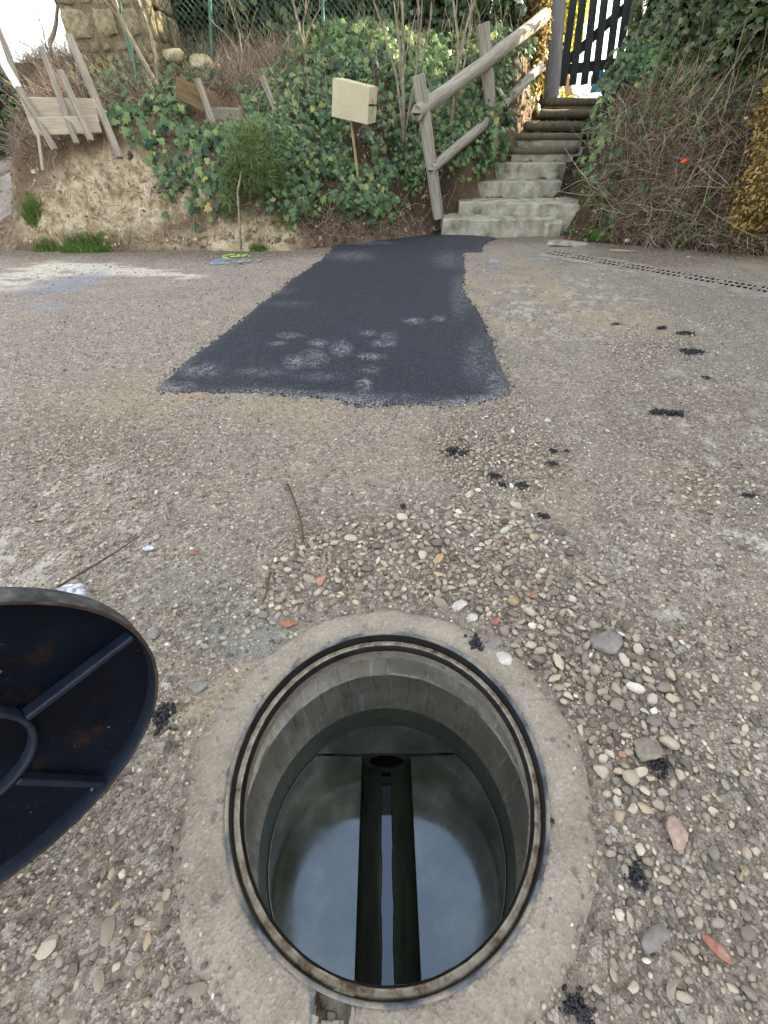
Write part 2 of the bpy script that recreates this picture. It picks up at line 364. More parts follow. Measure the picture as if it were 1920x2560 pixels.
M['green_metal'] = simple('green_fence_paint', [(.3, (.05, .14, .09)), (.7, (.10, .24, .16))], 14, .55, .2, 60)
M['wire'] = simple('green_wire', [(.3, (.05, .09, .065)), (.7, (.12, .17, .13))], 14, .5, .1, 60)
M['pillar'] = simple('pillar_stone', [(.28, (.20, .17, .08)), (.45, (.38, .33, .19)), (.62, (.52, .45, .29)), (.78, (.62, .56, .42))], 4, .95, .9, 26, .15, dist=.03)
M['pillar_mortar'] = simple('pillar_mortar', [(.3, (.11, .09, .05)), (.7, (.26, .22, .13))], 6, .95, .9, 30, .15, dist=.03)
M['grate'] = simple('galvanised_grate', [(.3, (.20, .14, .10)), (.5, (.36, .29, .235)), (.75, (.50, .44, .38))], 20, .6, .4, 90, .4)
M['black'] = simple('drain_shade', [(.3, (.006, .005, .004)), (.7, (.014, .011, .009))], 20, .95, .2, 50)  # near-black colour paints the darkness inside drain slots and pipe
M['channel_con'] = simple('drain_concrete', [(.3, (.20, .18, .145)), (.55, (.30, .275, .225)), (.75, (.40, .375, .32))], 6, .9, .5, 110)
M['slab'] = simple('path_slab', [(.3, (.20, .155, .125)), (.5, (.30, .25, .205)), (.7, (.40, .345, .29))], 5, .9, .5, 60)
M['tar'] = simple('tar_lump', [(.3, (.006, .006, .008)), (.7, (.022, .022, .027))], 40, .5, .8, 120, .5)
M['brick'] = simple('brick_bit', [(.3, (.24, .10, .065)), (.5, (.38, .17, .11)), (.7, (.36, .27, .20))], 30, .85, .4, 120)
M['tanstone'] = simple('tan_stone', [(.3, (.36, .23, .12)), (.7, (.50, .36, .20))], 25, .7, .4, 120)
M['brownstone'] = simple('brown_stone', [(.3, (.20, .165, .13)), (.7, (.31, .26, .20))], 20, .8, .5, 90)
M['pinkstone'] = simple('pink_stone', [(.3, (.36, .24, .19)), (.7, (.46, .34, .26))], 20, .8, .5, 90)
M['whitestone'] = simple('white_stone', [(.3, (.42, .37, .32)), (.7, (.66, .60, .54))], 20, .8, .3, 120)
M['slate'] = simple('slate_stone', [(.3, (.19, .175, .15)), (.7, (.30, .275, .235))], 12, .65, .4, 80)
M['red'] = simple('red_plastic', [(.3, (.7, .05, .02)), (.7, (.85, .08, .03))], 12, .4, .1, 80)
M['white'] = simple('white_plastic', [(.3, (.62, .66, .70)), (.7, (.8, .82, .84))], 12, .35, .1, 80, .5)
t = NT('cloudy_plastic')
c = t.ramp(t.noise(26, 3, .5, dist=1.5), [(.35, (.20, .20, .24)), (.48, (.50, .50, .56)), (.6, (.85, .86, .92))])
M['plastic'] = t.out(c, .25, t.bump(t.noise(35, 3), .6, .01), .6)
M['blue'] = simple('blue_sheet', [(.3, (.10, .35, .75)), (.7, (.16, .45, .85))], 3, .4, .3, 12)
M['lightboard'] = simple('pale_board', [(.3, (.55, .38, .18)), (.7, (.75, .56, .32))], 6, .7, .2, 40)
M['twig'] = simple('brown_twig', [(.3, (.07, .042, .025)), (.7, (.16, .10, .06))], 30, .8, .3, 90)
M['spray_green'] = simple('green_spray', [(.3, (.35, .62, .08)), (.6, (.45, .72, .20)), (.75, (.34, .35, .2))], 30, .8, .2, 90)
M['spray_blue'] = simple('blue_spray', [(.35, (.15, .30, .55)), (.5, (.34, .42, .52)), (.7, (.34, .31, .27))], 30, .8, .2, 90)

# ------------------------------------------------------------------ terrain shape
def base_line(x):
    return np.interp(x, [-14, -5.2, -4.6, -3, -1.2, -.6, .2, .8, 2.3, 2.7, 3.7, 4.5, 6, 14],
                        [6.3, 6.3, 6.15, 6.12, 6.12, 6.3, 6.7, 6.95, 6.9, 6.5, 6.1, 5.6, 4.9, 4.6])
def bank_z(x, Y):
    x = np.asarray(x, float); Y = np.asarray(Y, float)
    t = Y - base_line(x) + .10*(fbm(x, Y, 1.3, 3, 5)-.5) + .12*(fbm(x, x*0, 2.7, 2, 9)-.5)
    zl = np.interp(t, [-1, 0, .12, .30, .50, .8, 1.2, 1.8, 2.6, 4, 8, 60], [-.05, 0, .14, .60, .98, 1.08, 1.30, 1.52, 1.80, 1.95, 2.0, 3])
    zm = np.interp(t, [-1, 0, .25, .8, 1.4, 2.2, 3, 5, 8, 60], [-.05, 0, .20, .85, 1.40, 1.95, 2.2, 2.3, 2.5, 3])
    zr = np.interp(t, [-1, 0, .25, .7, 1.2, 2.0, 3, 5, 8, 60], [-.05, 0, .25, .95, 1.42, 1.75, 1.85, 1.9, 1.9, 2])
    zr = zr*(1-.32*sstep(4.9, 5.8, x))
    a = sstep(-1.6, -.6, x); z = zl*(1-a)+zm*a
    b = sstep(2.0, 2.9, x); z = z*(1-b)+zr*b
    # stairs trench
    tc = 1.62+(Y-6.95)*.54; hw = np.interp(Y, [6.9, 7.6, 8.2, 10], [.85, .82, .55, .50])
    zt = np.interp(Y, [6.0, 6.9, 7.5, 10, 10.3, 60], [-.06, -.06, .12, 1.34, 1.44, 1.5])
    k = 1-sstep(hw, hw+.28, np.abs(x-tc)); k = k*sstep(6.6, 6.9, Y)
    k = np.maximum(k, sstep(9.9, 10.3, Y)*(1-sstep(1.6, 2.2, np.abs(x-3.9))))
    k = np.maximum(k, sstep(11, 12, Y)*sstep(1.0, 2.2, x)*(1-sstep(9, 11, x)))
    z = z*(1-k)+np.minimum(zt, z+.3)*k
    # side path on the left
    p = 1-sstep(-4.95, -4.35, x+.18*(Y-6.2)*0+.0)
    zp = np.interp(Y, [5, 6.15, 6.5, 7.9, 8.15, 8.8, 12, 60], [-.05, 0, .06, .85, .98, 1.85, 2.0, 3])
    z = z*(1-p)+zp*p
    rough = sstep(.02, .25, t)
    z = z + rough*((fbm(x, Y, 3.1, 4, 3)-.5)*.30*(1-p)*(1-k*.8) + (fbm(x, Y, 9, 4, 4)-.5)*.15*(1-.8*p))
    cl = sstep(-4.6, -4.2, x)*(1-sstep(-2.1, -1.4, x))*(1-sstep(.9, 1.3, t))*rough
    z = z + cl*(np.abs(fbm(x, Y*1.3, 4.5, 4, 13)-.5)*-.42+.06 + (fbm(x, Y, 17, 3, 14)-.5)*.10)
    return z
def bnormal(x, Y):
    e = .05; dx = (bank_z(x+e, Y)-bank_z(x-e, Y))/(2*e); dy = (bank_z(x, Y+e)-bank_z(x, Y-e))/(2*e)
    n = np.stack([-dx, -dy, np.ones_like(dx)], 1); return n/np.linalg.norm(n, axis=1)[:, None]

def stretch(fine0, fine1, step, ends, grow=1.25):
    a = list(np.arange(fine0, fine1+1e-6, step)); s = step
    lo = [a[0]]
    while lo[-1] > ends[0]: s *= grow; lo.append(lo[-1]-s)
    hi = [a[-1]]; s = step
    while hi[-1] < ends[1]: s *= grow; hi.append(hi[-1]+s)
    return np.array(lo[:0:-1]+a+hi[1:])
def gridmesh(name, xs, ys, zf, keep=None):
    X, Y = np.meshgrid(xs, ys); Z = zf(X.ravel(), Y.ravel()); V = np.stack([X.ravel(), Y.ravel(), Z], 1)
    nx, ny = len(xs), len(ys); i = (np.arange(ny-1)[:, None]*nx+np.arange(nx-1)[None]).ravel()
    F = np.stack([i, i+1, i+nx+1, i+nx], 1)
    if keep is not None:
        cx = V[F].mean(1); F = F[keep(cx[:, 0], cx[:, 1])]
        used = np.unique(F); mp = -np.ones(len(V), int); mp[used] = np.arange(len(used)); V = V[used]; F = mp[F]
    return npmesh(name, V, F), V

MHX, MHY, MHR = 0.003, 0.335, 0.358
# ---- drain channel line (world)
DA = gnd(1352, 634); DB = gnd(1985, 746)
DA.z = DB.z = 0
ddir = (DB-DA).normalized(); dn = Vector((-ddir.y, ddir.x, 0))
def drain_sd(x, y):
    rx, ry = x-DA.x, y-DA.y; return rx*ddir.x+ry*ddir.y, rx*dn.x+ry*dn.y
DW = .27   # grate width (towards the bank)
def road_z(x, y):
    r = np.hypot(x-MHX, y-MHY)
    k = sstep(.44, .62, r)*(1-sstep(5.6, 6.2, y)*.7)
    z = k*((fbm(x, y, 2.2, 4, 31)-.5)*.035 + (fbm(x, y, 14, 3, 32)-.5)*.016*(1-sstep(2.5, 4.5, y)*.5)) - .003
    a, b = drain_sd(x, y); g = 1-sstep(.12, .3, np.maximum(np.abs(b-DW/2)-DW/2, 0)+np.maximum(-a, 0)); g = g*(y > 3)
    inside = (a > 0) & (b > -.015) & (b < DW+.015) & (y > 3)
    return np.where(inside, -.17, z*(1-g) - .001*g)
xs = np.unique(np.round(np.concatenate([stretch(-2.2, 2.2, .016, (-2.2, 2.2)), np.arange(-6.4, 6.4, .04), [-400, -200, -100, -50, -25, -14, -9, -7.5, 7.5, 9, 14, 25, 50, 100, 200, 400]]), 4))
ys = np.unique(np.round(np.concatenate([np.arange(-.5, 2.6, .016), np.arange(2.6, 8.0, .035), [-400, -200, -80, -30, -12, -6, -3, -1.6, -.9]]), 4))
def keep(x, y):
    a, b = drain_sd(x, y)
    return (np.hypot(x-MHX, y-MHY) > .385) & ~((a > .02) & (b > -.03) & (b < DW+.03) & (y > 3) & (a < 6))
me, V = gridmesh('road', xs, ys, road_z, keep)
px, py, cz = proj(V[:, 0], V[:, 1], V[:, 2]); infr = (V[:, 1] > -.3) & (px > -200) & (px < 2120)
def blob(cx, cy, rx, ry, rot=0, soft=.5):
    dx, dy = px-cx, py-cy; c, s = math.cos(rot), math.sin(rot)
    r = np.hypot((dx*c+dy*s)/rx, (-dx*s+dy*c)/ry); return (1-sstep(1-soft, 1+soft*.6, r))*infr
nz = fbm(V[:, 0], V[:, 1], 3.0, 4, 55); nst = fbm(V[:, 0]*1.0, V[:, 1]*3.2, 2.2, 5, 56)
lime = np.clip(blob(250, 675, 300, 16)+blob(60, 700, 130, 26, -.15)+blob(430, 690, 90, 8)+blob(150, 660, 160, 9), 0, 1)*sstep(.40, .52, nst)
lime = np.maximum(lime, .6*blob(1400, 775, 260, 90)*sstep(.58, .66, fbm(V[:, 0], V[:, 1], 14, 3, 61)))
lime = np.maximum(lime, .8*blob(1540, 670, 110, 8, .05)*sstep(.4, .5, nst))
lime = np.maximum(lime, .9*blob(120, 1300, 260, 190)*sstep(.64, .70, fbm(V[:, 0], V[:, 1], 13, 3, 63)))
lime = np.maximum(lime, .9*blob(1780, 1330, 200, 500)*sstep(.66, .72, fbm(V[:, 0], V[:, 1], 15, 3, 64)))
lime = np.maximum(lime, .8*blob(300, 2330, 300, 260)*sstep(.66, .72, fbm(V[:, 0], V[:, 1], 15, 3, 65)))
blue = np.clip(blob(160, 712, 110, 20, -.2)+.8*blob(115, 765, 60, 9), 0, 1)
ochre = np.clip(.75*blob(1250, 740, 200, 110)+.6*blob(1560, 800, 200, 40, .2)+.45*blob(520, 1010, 420, 70)+.45*blob(620, 840, 240, 100, -.7)+.35*blob(900, 1130, 300, 90)+.8*blob(1780, 665, 160, 22)+.7*blob(640, 1690, 90, 40)+.6*blob(520, 1800, 120, 90)+.35*blob(1500, 1250, 260, 140), 0, 1)*sstep(.38, .6, nz)
mortar = np.clip(.8*blob(590, 1590, 130, 70)+.5*blob(500, 1480, 150, 60), 0, 1)
a_, b_ = V[:, 1]-base_line(V[:, 0]), V[:, 0]
damp_shade = np.clip(sstep(-.85, -.15, a_+.35*(nz-.5))*.95, 0, .92)*(1-sstep(.6, 1.0, np.abs(V[:, 0]-.1))*0)
damp_shade = np.maximum(damp_shade, .7*blob(1600, 650, 220, 28)); damp_shade = np.maximum(damp_shade, .35*blob(1550, 1650, 300, 160)*sstep(.4, .6, nz))
damp_shade = np.maximum(damp_shade, .30*blob(300, 740, 420, 30)*sstep(.4, .6, nst)); damp_shade = np.maximum(damp_shade, .4*blob(1720, 1150, 330, 300)*sstep(.42, .62, nz))
damp_shade = np.maximum(damp_shade, .35*blob(200, 1100, 330, 90)*sstep(.4, .6, nz)); damp_shade = np.maximum(damp_shade, .35*blob(200, 2350, 420, 300)*sstep(.35, .6, nz))
damp_shade = np.maximum(damp_shade, .35*blob(1700, 2300, 420, 420)*sstep(.35, .6, nz))
bedm = fbm(V[:, 0], V[:, 1], 6, 3, 57)
damp_shade = np.maximum(damp_shade, .62*np.maximum(blob(1020, 1400, 420, 130, .12), np.maximum(blob(1480, 1720, 260, 330, -.4), np.maximum(blob(1230, 1120, 180, 110), .8*blob(1650, 2200, 330, 380))))*sstep(.30, .55, bedm))  # shade in the gaps of the gravel band, painted on the ground
damp_shade = np.maximum(damp_shade, .5*blob(200, 2400, 420, 330)*sstep(.34, .56, bedm))  # same painted shade at the lower left
tar = np.clip(blob(560, 965, 200, 14)*.5 + blob(1640, 880, 120, 60)*.5 + blob(430, 1800, 50, 80)*.9 + blob(1190, 1610, 30, 40)*1.0, 0, 1)*sstep(.5, .6, fbm(V[:, 0], V[:, 1], 20, 3, 70))
for n_, a in (('lime', lime), ('blue', blue), ('ochre', ochre), ('mortar', mortar), ('damp_shade', damp_shade), ('tar', tar)): attr(me, n_, a)
road = link('road', me, M['road'], smooth=True); tag(road, kind='structure')

# ---- bank
xs = np.unique(np.round(np.concatenate([np.arange(-6.5, 6.6, .04), [-400, -200, -100, -50, -30, -20, -14, -11, -9, -7.5, 7.5, 9, 11, 14, 20, 30, 50, 100, 200, 400]]), 3))
ys = np.unique(np.round(np.concatenate([np.arange(4.4, 9.4, .04), np.arange(9.4, 13, .15), [14, 16, 20, 30, 50, 100, 200, 400]]), 3))
def bz(x, y): return np.where(y-base_line(x) < -.12, -.08, bank_z(x, y)-.004)
me, V = gridmesh('earth_bank', xs, ys, bz, lambda x, y: y-base_line(x) > -.25)
px, py, cz = proj(V[:, 0], V[:, 1], V[:, 2]); infr = np.ones(len(V), bool)
clay = np.clip(blob(300, 480, 215, 110, -.1, .3)+blob(130, 560, 110, 45)+blob(640, 590, 130, 60, 0, .4)*.8+blob(480, 600, 200, 28)*.6+blob(480, 460, 60, 80)*.7, 0, 1)
pshade = np.clip(sstep(2.3, 2.7, V[:, 0])*(V[:, 1] < 10.6)+.75*sstep(-1.9, -1.2, V[:, 0])*(1-sstep(.9, 1.3, V[:, 0]))*sstep(.1, .35, V[:, 1]-base_line(V[:, 0])), 0, 1); attr(me, 'plant_shade', pshade)  # mask for the painted shade below brambles and ivy
attr(me, 'clay', clay); attr(me, 'pathm', (1-sstep(-4.75, -4.3, V[:, 0]))*(V[:, 1] < 8.1)); attr(me, 'moss', np.clip(blob(240, 590, 120, 18)+blob(1520, 480, 90, 60)+.5*blob(260, 160, 300, 60), 0, 1))
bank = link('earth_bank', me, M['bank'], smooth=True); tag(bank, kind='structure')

# ---- asphalt patch
PP = [(835, 612), (870, 602), (960, 596), (1040, 590), (1110, 588), (1180, 590), (1246, 597), (1222, 604), (1208, 615), (1206, 629), (1158, 632), (1163, 670), (1155, 726), (1177, 754), (1211, 804), (1238, 870), (1250, 915), (1277, 959), (1272, 984), (1240, 1000), (1211, 1005), (1160, 1014), (1111, 1018), (1000, 1015), (930, 1012), (870, 1003), (760, 990), (640, 983), (560, 986), (450, 985), (388, 981), (410, 950), (463, 907), (560, 836), (637, 774), (694, 728), (725, 700), (810, 647)]
PW = [tuple(gnd(*p)[:2]) for p in PP]
PWa = np.array(PW); x0, y0 = PWa.min(0)-.1; x1, y1 = PWa.max(0)+.1
st = .016; xs = np.arange(x0, x1, st); ys = np.concatenate([np.arange(y0, 3.6, st), np.arange(3.6, y1, .028)])
X, Y = np.meshgrid(xs, ys); X = X.ravel(); Y = Y.ravel()
ins = inpoly(X, Y, PW); sd_ = segdist(X, Y, PW); sd_ = np.where(ins, sd_, -sd_)
ragged = sd_ + .035*(fbm(X, Y, 22, 3, 81)-.5) + .05*(fbm(X, Y, 6, 2, 82)-.5)
Z = -.012 + .030*sstep(-.012, .035, ragged) + (fbm(X, Y, 60, 2, 83)-.5)*.005 + (fbm(X, Y, 2, 3, 84)-.5)*.012*sstep(0, .2, sd_) + np.maximum(road_z(X, Y), 0)*.6
V = np.stack([X, Y, Z], 1); nx, ny = len(xs), len(ys); i = (np.arange(ny-1)[:, None]*nx+np.arange(nx-1)[None]).ravel()
F = np.stack([i, i+1, i+nx+1, i+nx], 1); F = F[ragged[F].max(1) > -.012]
used = np.unique(F); mp = -np.ones(len(V), int); mp[used] = np.arange(len(used)); V = V[used]; F = mp[F]
me = npmesh('asphalt_patch', V, F)
px, py, cz = proj(V[:, 0], V[:, 1], V[:, 2]); infr = np.ones(len(V), bool)
dust = np.zeros(len(V))
for (a, b, rx, ry, k) in [(725, 838, 34, 8, .8), (695, 858, 22, 6, .6), (795, 858, 24, 10, .9), (853, 872, 26, 20, 1), (735, 906, 28, 18, .9), (785, 895, 36, 22, .7), (920, 833, 20, 8, .8), (960, 858, 34, 10, .8), (925, 892, 36, 9, .9), (970, 840, 26, 10, .6), (910, 962, 20, 17, .9), (925, 925, 26, 10, .5), (1035, 802, 28, 8, 1), (1097, 797, 18, 8, .8), (500, 925, 60, 20, .6), (440, 965, 50, 14, .7), (1195, 900, 40, 60, .45), (880, 640, 60, 14, .5), (1120, 650, 40, 22, .45), (1150, 740, 26, 60, .4), (720, 760, 60, 8, .3), (800, 940, 60, 12, .4), (860, 990, 200, 10, .5), (650, 930, 70, 12, .4), (900, 607, 80, 5, .7), (700, 725, 40, 12, .25), (1240, 955, 30, 40, .6), (1180, 1000, 90, 12, .8)]:
    dust = np.maximum(dust, k*blob(a, b, rx, ry, 0, .7))
insd = segdist(V[:, 0], V[:, 1], PW); edge = (1-sstep(.0, .045, insd))*sstep(780, 1000, py)*.8 + .25*(1-sstep(.0, .10, insd))
edge = np.clip(edge*(.4+1.2*fbm(V[:, 0], V[:, 1], 9, 3, 88)) + .07, 0, 1)*np.where(px > 0, 1, 1)
attr(me, 'dust', np.clip(dust, 0, 1)); attr(me, 'edge', edge*.8)
tag(link('asphalt_patch', me, M['asphalt'], smooth=True), kind='structure')

# ------------------------------------------------------------------ manhole
mh = thing('manhole', 'open round manhole in a concrete collar with a wet channel at the bottom', 'manhole', (MHX, MHY, 0))
n = 144; mb = MB(); vs_ = []; prof = []
for i in range(n):
    a = 2*math.pi*i/n; ro = .450+.010*math.sin(2*a+1)+.03*(float(fbm(math.cos(a)*4, math.sin(a)*4, 1.5, 4, 77))-.5)+random.uniform(-.003, .003)
    for (r, z) in ((.358, .004), (.385, .010), (.42, .010), (ro-.012, .008), (ro, .0), (ro+.012, -.03)):
        vs_.append((r*math.cos(a), r*math.sin(a), z+(random.uniform(-.0012, .0012) if r > .36 else 0)))
fs = [(i*6+q, ((i+1) % n)*6+q, ((i+1) % n)*6+q+1, i*6+q+1) for i in range(n) for q in range(5)]
# leave a slot in the collar for the hinge pocket
ap0, ap1 = 250, 262
fs2 = []
for f in fs:
    cx = sum(vs_[k][0] for k in f)/4; cy = sum(vs_[k][1] for k in f)/4
    if -.128 < cx < -.060 and -.425 < cy < -.33: continue
    fs2.append(f)
mb.add([(x, y, z) for x, y, z in vs_], [tuple(reversed(f)) if False else f for f in fs2]).build('concrete_collar', M['concrete'], mh, smooth=True)
MB().lathe([(.360, -.05), (.3595, .011), (.3575, .013), (.3535, .011), (.352, .004)], 128).build('frame_rim', M['irongrey'], mh, smooth=True)
MB().lathe([(.352, .004), (.3505, -.010), (.351, -.030)], 128).build('frame_groove', M['ironblack'], mh, smooth=True)
MB().lathe([(.351, -.030), (.3495, -.026), (.345, -.022), (.343, -.025), (.3395, -.022), (.336, -.027)], 128, jit=.0006).build('frame_seat', M['rust'], mh, smooth=True)
MB().lathe([(.336, -.027), (.3335, -.031), (.3325, -.052)], 128).build('frame_lip', M['ironblack'], mh, smooth=True)
MB().lathe([(.3325, -.052), (.336, -.056), (.338, -.10)], 128, jit=.001).build('mortar_bed', M['concrete'], mh, smooth=True)
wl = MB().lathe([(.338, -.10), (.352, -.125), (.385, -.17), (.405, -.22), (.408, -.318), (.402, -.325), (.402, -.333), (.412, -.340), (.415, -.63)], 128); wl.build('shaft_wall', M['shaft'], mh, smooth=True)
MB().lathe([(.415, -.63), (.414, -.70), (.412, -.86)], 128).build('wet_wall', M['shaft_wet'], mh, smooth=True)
MB().lathe([(.4045, -.3215), (.3995, -.3265), (.4000, -.3315), (.406, -.336)], 128, jit=.0015).build('joint_line', M['pale_joint'], mh, smooth=True)
MB().lathe([(.0, -.99), (.42, -.99)], 48).build('shaft_floor', M['channel'], mh)
CH, CY, BZ = .100, .298, -.800
SL, SY = .068, .045
def bench(sg):
    pts = []; N = 60
    # outline: chord at y=CY, arc radius .398
    rr = .409; a1 = math.asin(CY/rr); a0 = -math.acos(-CH/rr)+math.pi  # dummy
    th0 = math.asin(CY/rr); th1 = -math.acos(CH/rr)
    arc = [(rr*math.cos(th0+(th1-th0)*i/N), rr*math.sin(th0+(th1-th0)*i/N)) for i in range(N+1)]
    out = []
    G = 14
    b = MB()
    for (x, y) in arc:
        for g in range(G+1):
            xx = CH+(x-CH)*g/G; z = BZ+(xx-CH)*SL-SY*y
            out.append((sg*xx, y, z))
    fs = []
    for i in range(N):
        for g in range(G):
            a = i*(G+1)+g; fs.append((a, a+1, a+G+2, a+G+1))
    b.add(out, fs)
    # skirt round the outer edge
    b.add([(sg*x*1.004, y*1.004, BZ+(x-CH)*SL-SY*y+.002) for x, y in arc]+[(sg*x, y, BZ-.12) for x, y in arc], [(i, i+1, N+2+i, N+1+i) for i in range(N)])
    o = b.build('bench', M['bench'], mh, smooth=True); return o
bench(1); bench(-1)
for sg in (1, -1):
    rr = .409; th0 = math.asin(CY/rr); th1 = -math.acos(CH/rr)
    MB().tube([(sg*rr*math.cos(th0+(th1-th0)*i/50), rr*math.sin(th0+(th1-th0)*i/50), BZ+(rr*math.cos(th0+(th1-th0)*i/50)-CH)*SL-SY*rr*math.sin(th0+(th1-th0)*i/50)+.001) for i in range(51)], .0016, 5).build('bench_edge', M['shaft'], mh, smooth=True)
# back ledge beyond the chord
N = 30; rr = .413; a0 = math.asin((CY+.004)/rr)
arc = [(rr*math.cos(a0+(math.pi-2*a0)*i/N), rr*math.sin(a0+(math.pi-2*a0)*i/N)) for i in range(N+1)]
b = MB(); top = [(x, y, -.790) for x, y in arc]; b.add(top, [tuple(range(N+1))]); b.build('back_ledge', M['bench'], mh)
hx = rr*math.cos(a0)
b = MB()
K = 24; hole = [(.072*math.cos(math.pi*2*i/K), CY+.004, -.885+.072*math.sin(math.pi*2*i/K)) for i in range(K)]
outer = []
for i in range(K):
    a = math.pi*2*i/K; cx, sx = math.cos(a), math.sin(a); s = min(hx/max(abs(cx), 1e-6), (.095 if sx > 0 else .10)/max(abs(sx), 1e-6)); outer.append((cx*s, CY+.004, -.885+sx*s))
b.add(hole+outer, [(i, (i+1) % K, K+(i+1) % K, K+i) for i in range(K)]); b.build('end_wall', M['shaft_wet'], mh)
MB().tube([(0, CY+.004, -.885), (0, CY+.5, -.885)], .072, 20, cap=False).build('outlet_pipe', M['black'], mh, smooth=True)
# channel
b = MB(); K = 16; prof = [(-CH, BZ)]+[(-CH*math.cos(math.pi*i/K), -.875-.085*math.sin(math.pi*i/K)) for i in range(K+1)]+[(CH, BZ)]
vs_ = [(x, y, z+(-SY*y if (k == 0 or k == len(prof)-1) else 0)) for y in (-.40, CY+.003) for k, (x, z) in enumerate(prof)]; L = len(prof)
b.add(vs_, [(i, i+1, L+i+1, L+i) for i in range(L-1)]).build('channel', M['channel'], mh, auto=40)
b = MB(); NN = 30; vs_ = []
for i in range(NN+1):
    y = -.40+(CY+.38)*i/NN; hwid = .019+.0015*math.sin(i*.7)+random.uniform(-.0012, .0012)
    vs_ += [(-hwid, y, -.946), (hwid, y, -.946)]
b.add(vs_, [(2*i, 2*i+1, 2*i+3, 2*i+2) for i in range(NN)]).build('water', M['water'], mh)
# hinge pocket
b = MB(); hx0, hx1, hy0, hy1 = -.126, -.062, -.424, -.338
outl = [(hx0, hy1+.002), (hx0, hy0+.02), (hx0+.006, hy0+.006), (hx0+.02, hy0), (hx1-.004, hy0-.004), (hx1, hy1-.016)]
m_ = len(outl)
b.add([(x, y, .010) for x, y in outl]+[(x, y, -.03) for x, y in outl]+[(x+(-.005 if x < -.1 else .005), y-.004, .011) for x, y in outl], [(i, i+1, m_+i+1, m_+i) for i in range(m_-1)]+[(i+1, i, 2*m_+i, 2*m_+i+1) for i in range(m_-1)])
b.build('hinge_pocket', M['irongrey'], mh)
MB().add([(hx0-.004, hy0-.004, -.024), (hx1+.004, hy0-.004, -.026), (hx1+.002, hy1+.006, -.022), (hx0-.002, hy1-.002, -.024)], [(0, 1, 2, 3)]).build('pocket_floor', M['rust'], mh)
for (qx, qy) in ((-.10, -.37), (-.085, -.40), (-.112, -.395)):
    MB().tube([(qx, qy-.008, -.02), (qx+.003, qy+.008, -.018)], [.006, .008], 7, jit=.2).build('pocket_pebble', M['slate'], mh, smooth=True)

# ------------------------------------------------------------------ lid standing on edge
LC = Vector((-.697, .221, .3246)); Ln = Vector((.761, -.647, .048)).normalized(); Lu = Vector((-.647, -.762, 0)).normalized(); Lv = Ln.cross(Lu).normalized()
if Lv.z > 0: Lv = -Lv
ML = Matrix((( Lu.x, Lv.x, Ln.x), (Lu.y, Lv.y, Ln.y), (Lu.z, Lv.z, Ln.z))).to_4x4()
lid = thing('manhole_cover', 'black iron manhole cover standing on edge, ribbed underside facing the hole', 'manhole cover', (LC.x, LC.y, LC.z))
def lp(b): b.v = [tuple((ML @ Vector(p))) for p in b.v]; return b
LR = .3273
lp(MB().lathe([(0, -.032), (.3175, -.032), (.3195, -.030)], 96)).build('plate', M['lid'], lid, smooth=True)
lp(MB().lathe([(.3195, -.030), (.3200, -.003), (.3215, 0)], 96)).build('inner_rim', M['lid_rib'], lid, smooth=True)
lp(MB().lathe([(.3215, 0), (.3245, .0012), (LR, 0)], 96, jit=.0004)).build('lip', M['lid_lip'], lid, smooth=True)
lp(MB().lathe([(LR, 0), (LR+.001, -.02), (LR+.002, -.042), (LR, -.046), (0, -.046)], 96)).build('skirt', M['lid_skirt'], lid, auto=50)
lp(MB().lathe([(.1065, -.032), (.1070, -.012), (.109, -.010), (.114, -.010), (.1165, -.012), (.1175, -.032)], 80)).build('hub_ring', M['lid_rib'], lid, smooth=True)
for k, ang in enumerate((184.5, 110, 38, -34, -106)):
    a = R(ang); Mx = Matrix.Rotation(a, 4, 'Z') @ Matrix.Translation((.2175, 0, -.020))
    lp(MB().box((.200, .013, .026), Mx, bev=.0025)).build('rib', M['lid_rib'], lid)
# small cast studs, too worn to read
for row, (rr, aa, cnt) in enumerate(((.222, -134, 7), (.181, -140, 4))):
    bx_ = MB()
    for i in range(cnt):
        a = R(aa+i*3.4); p = Vector((rr*math.cos(a), rr*math.sin(a), -.031)); bx_.box((.0045, .007, .003), Matrix.Translation(p))
    lp(bx_).build('cast_mark', M['irongrey'], lid)

# ------------------------------------------------------------------ drain grate
dr = thing('drain_grate', 'long rusty steel drain grate running along the right edge of the road', 'drain', (DA.x, DA.y, 0))
def dl(a, b, z=0):
    p = ddir*a+dn*b; return (p.x, p.y, z)
Ltot = (DB-DA).length
Mz = Matrix.Rotation(math.atan2(ddir.y, ddir.x), 4, 'Z')
MB().add([dl(0, 0, -.12), dl(Ltot, 0, -.12), dl(Ltot, DW, -.12), dl(0, DW, -.12), dl(0, 0, 0), dl(Ltot, 0, 0), dl(Ltot, DW, 0), dl(0, DW, 0)], [(0, 1, 2, 3), (0, 4, 5, 1), (3, 2, 6, 7), (0, 3, 7, 4)]).build('drain_trough', M['black'], dr)
nsec = 8; sl = Ltot/nsec
tmpl = {}
def bar(name, size, a, b, z=.004, m=M['grate'], par=None):
    key = (name, size)
    if key not in tmpl:
        bb = MB().box(size, Matrix()); me_ = bpy.data.meshes.new(name); me_.from_pydata(bb.v, [], bb.f); me_.materials.append(m); tmpl[key] = me_
    o = bpy.data.objects.new(name, tmpl[key]); COL.objects.link(o); o.parent = par
    p = dl(a, b, z); o.location = p; o.rotation_euler = (0, 0, math.atan2(ddir.y, ddir.x)); return o
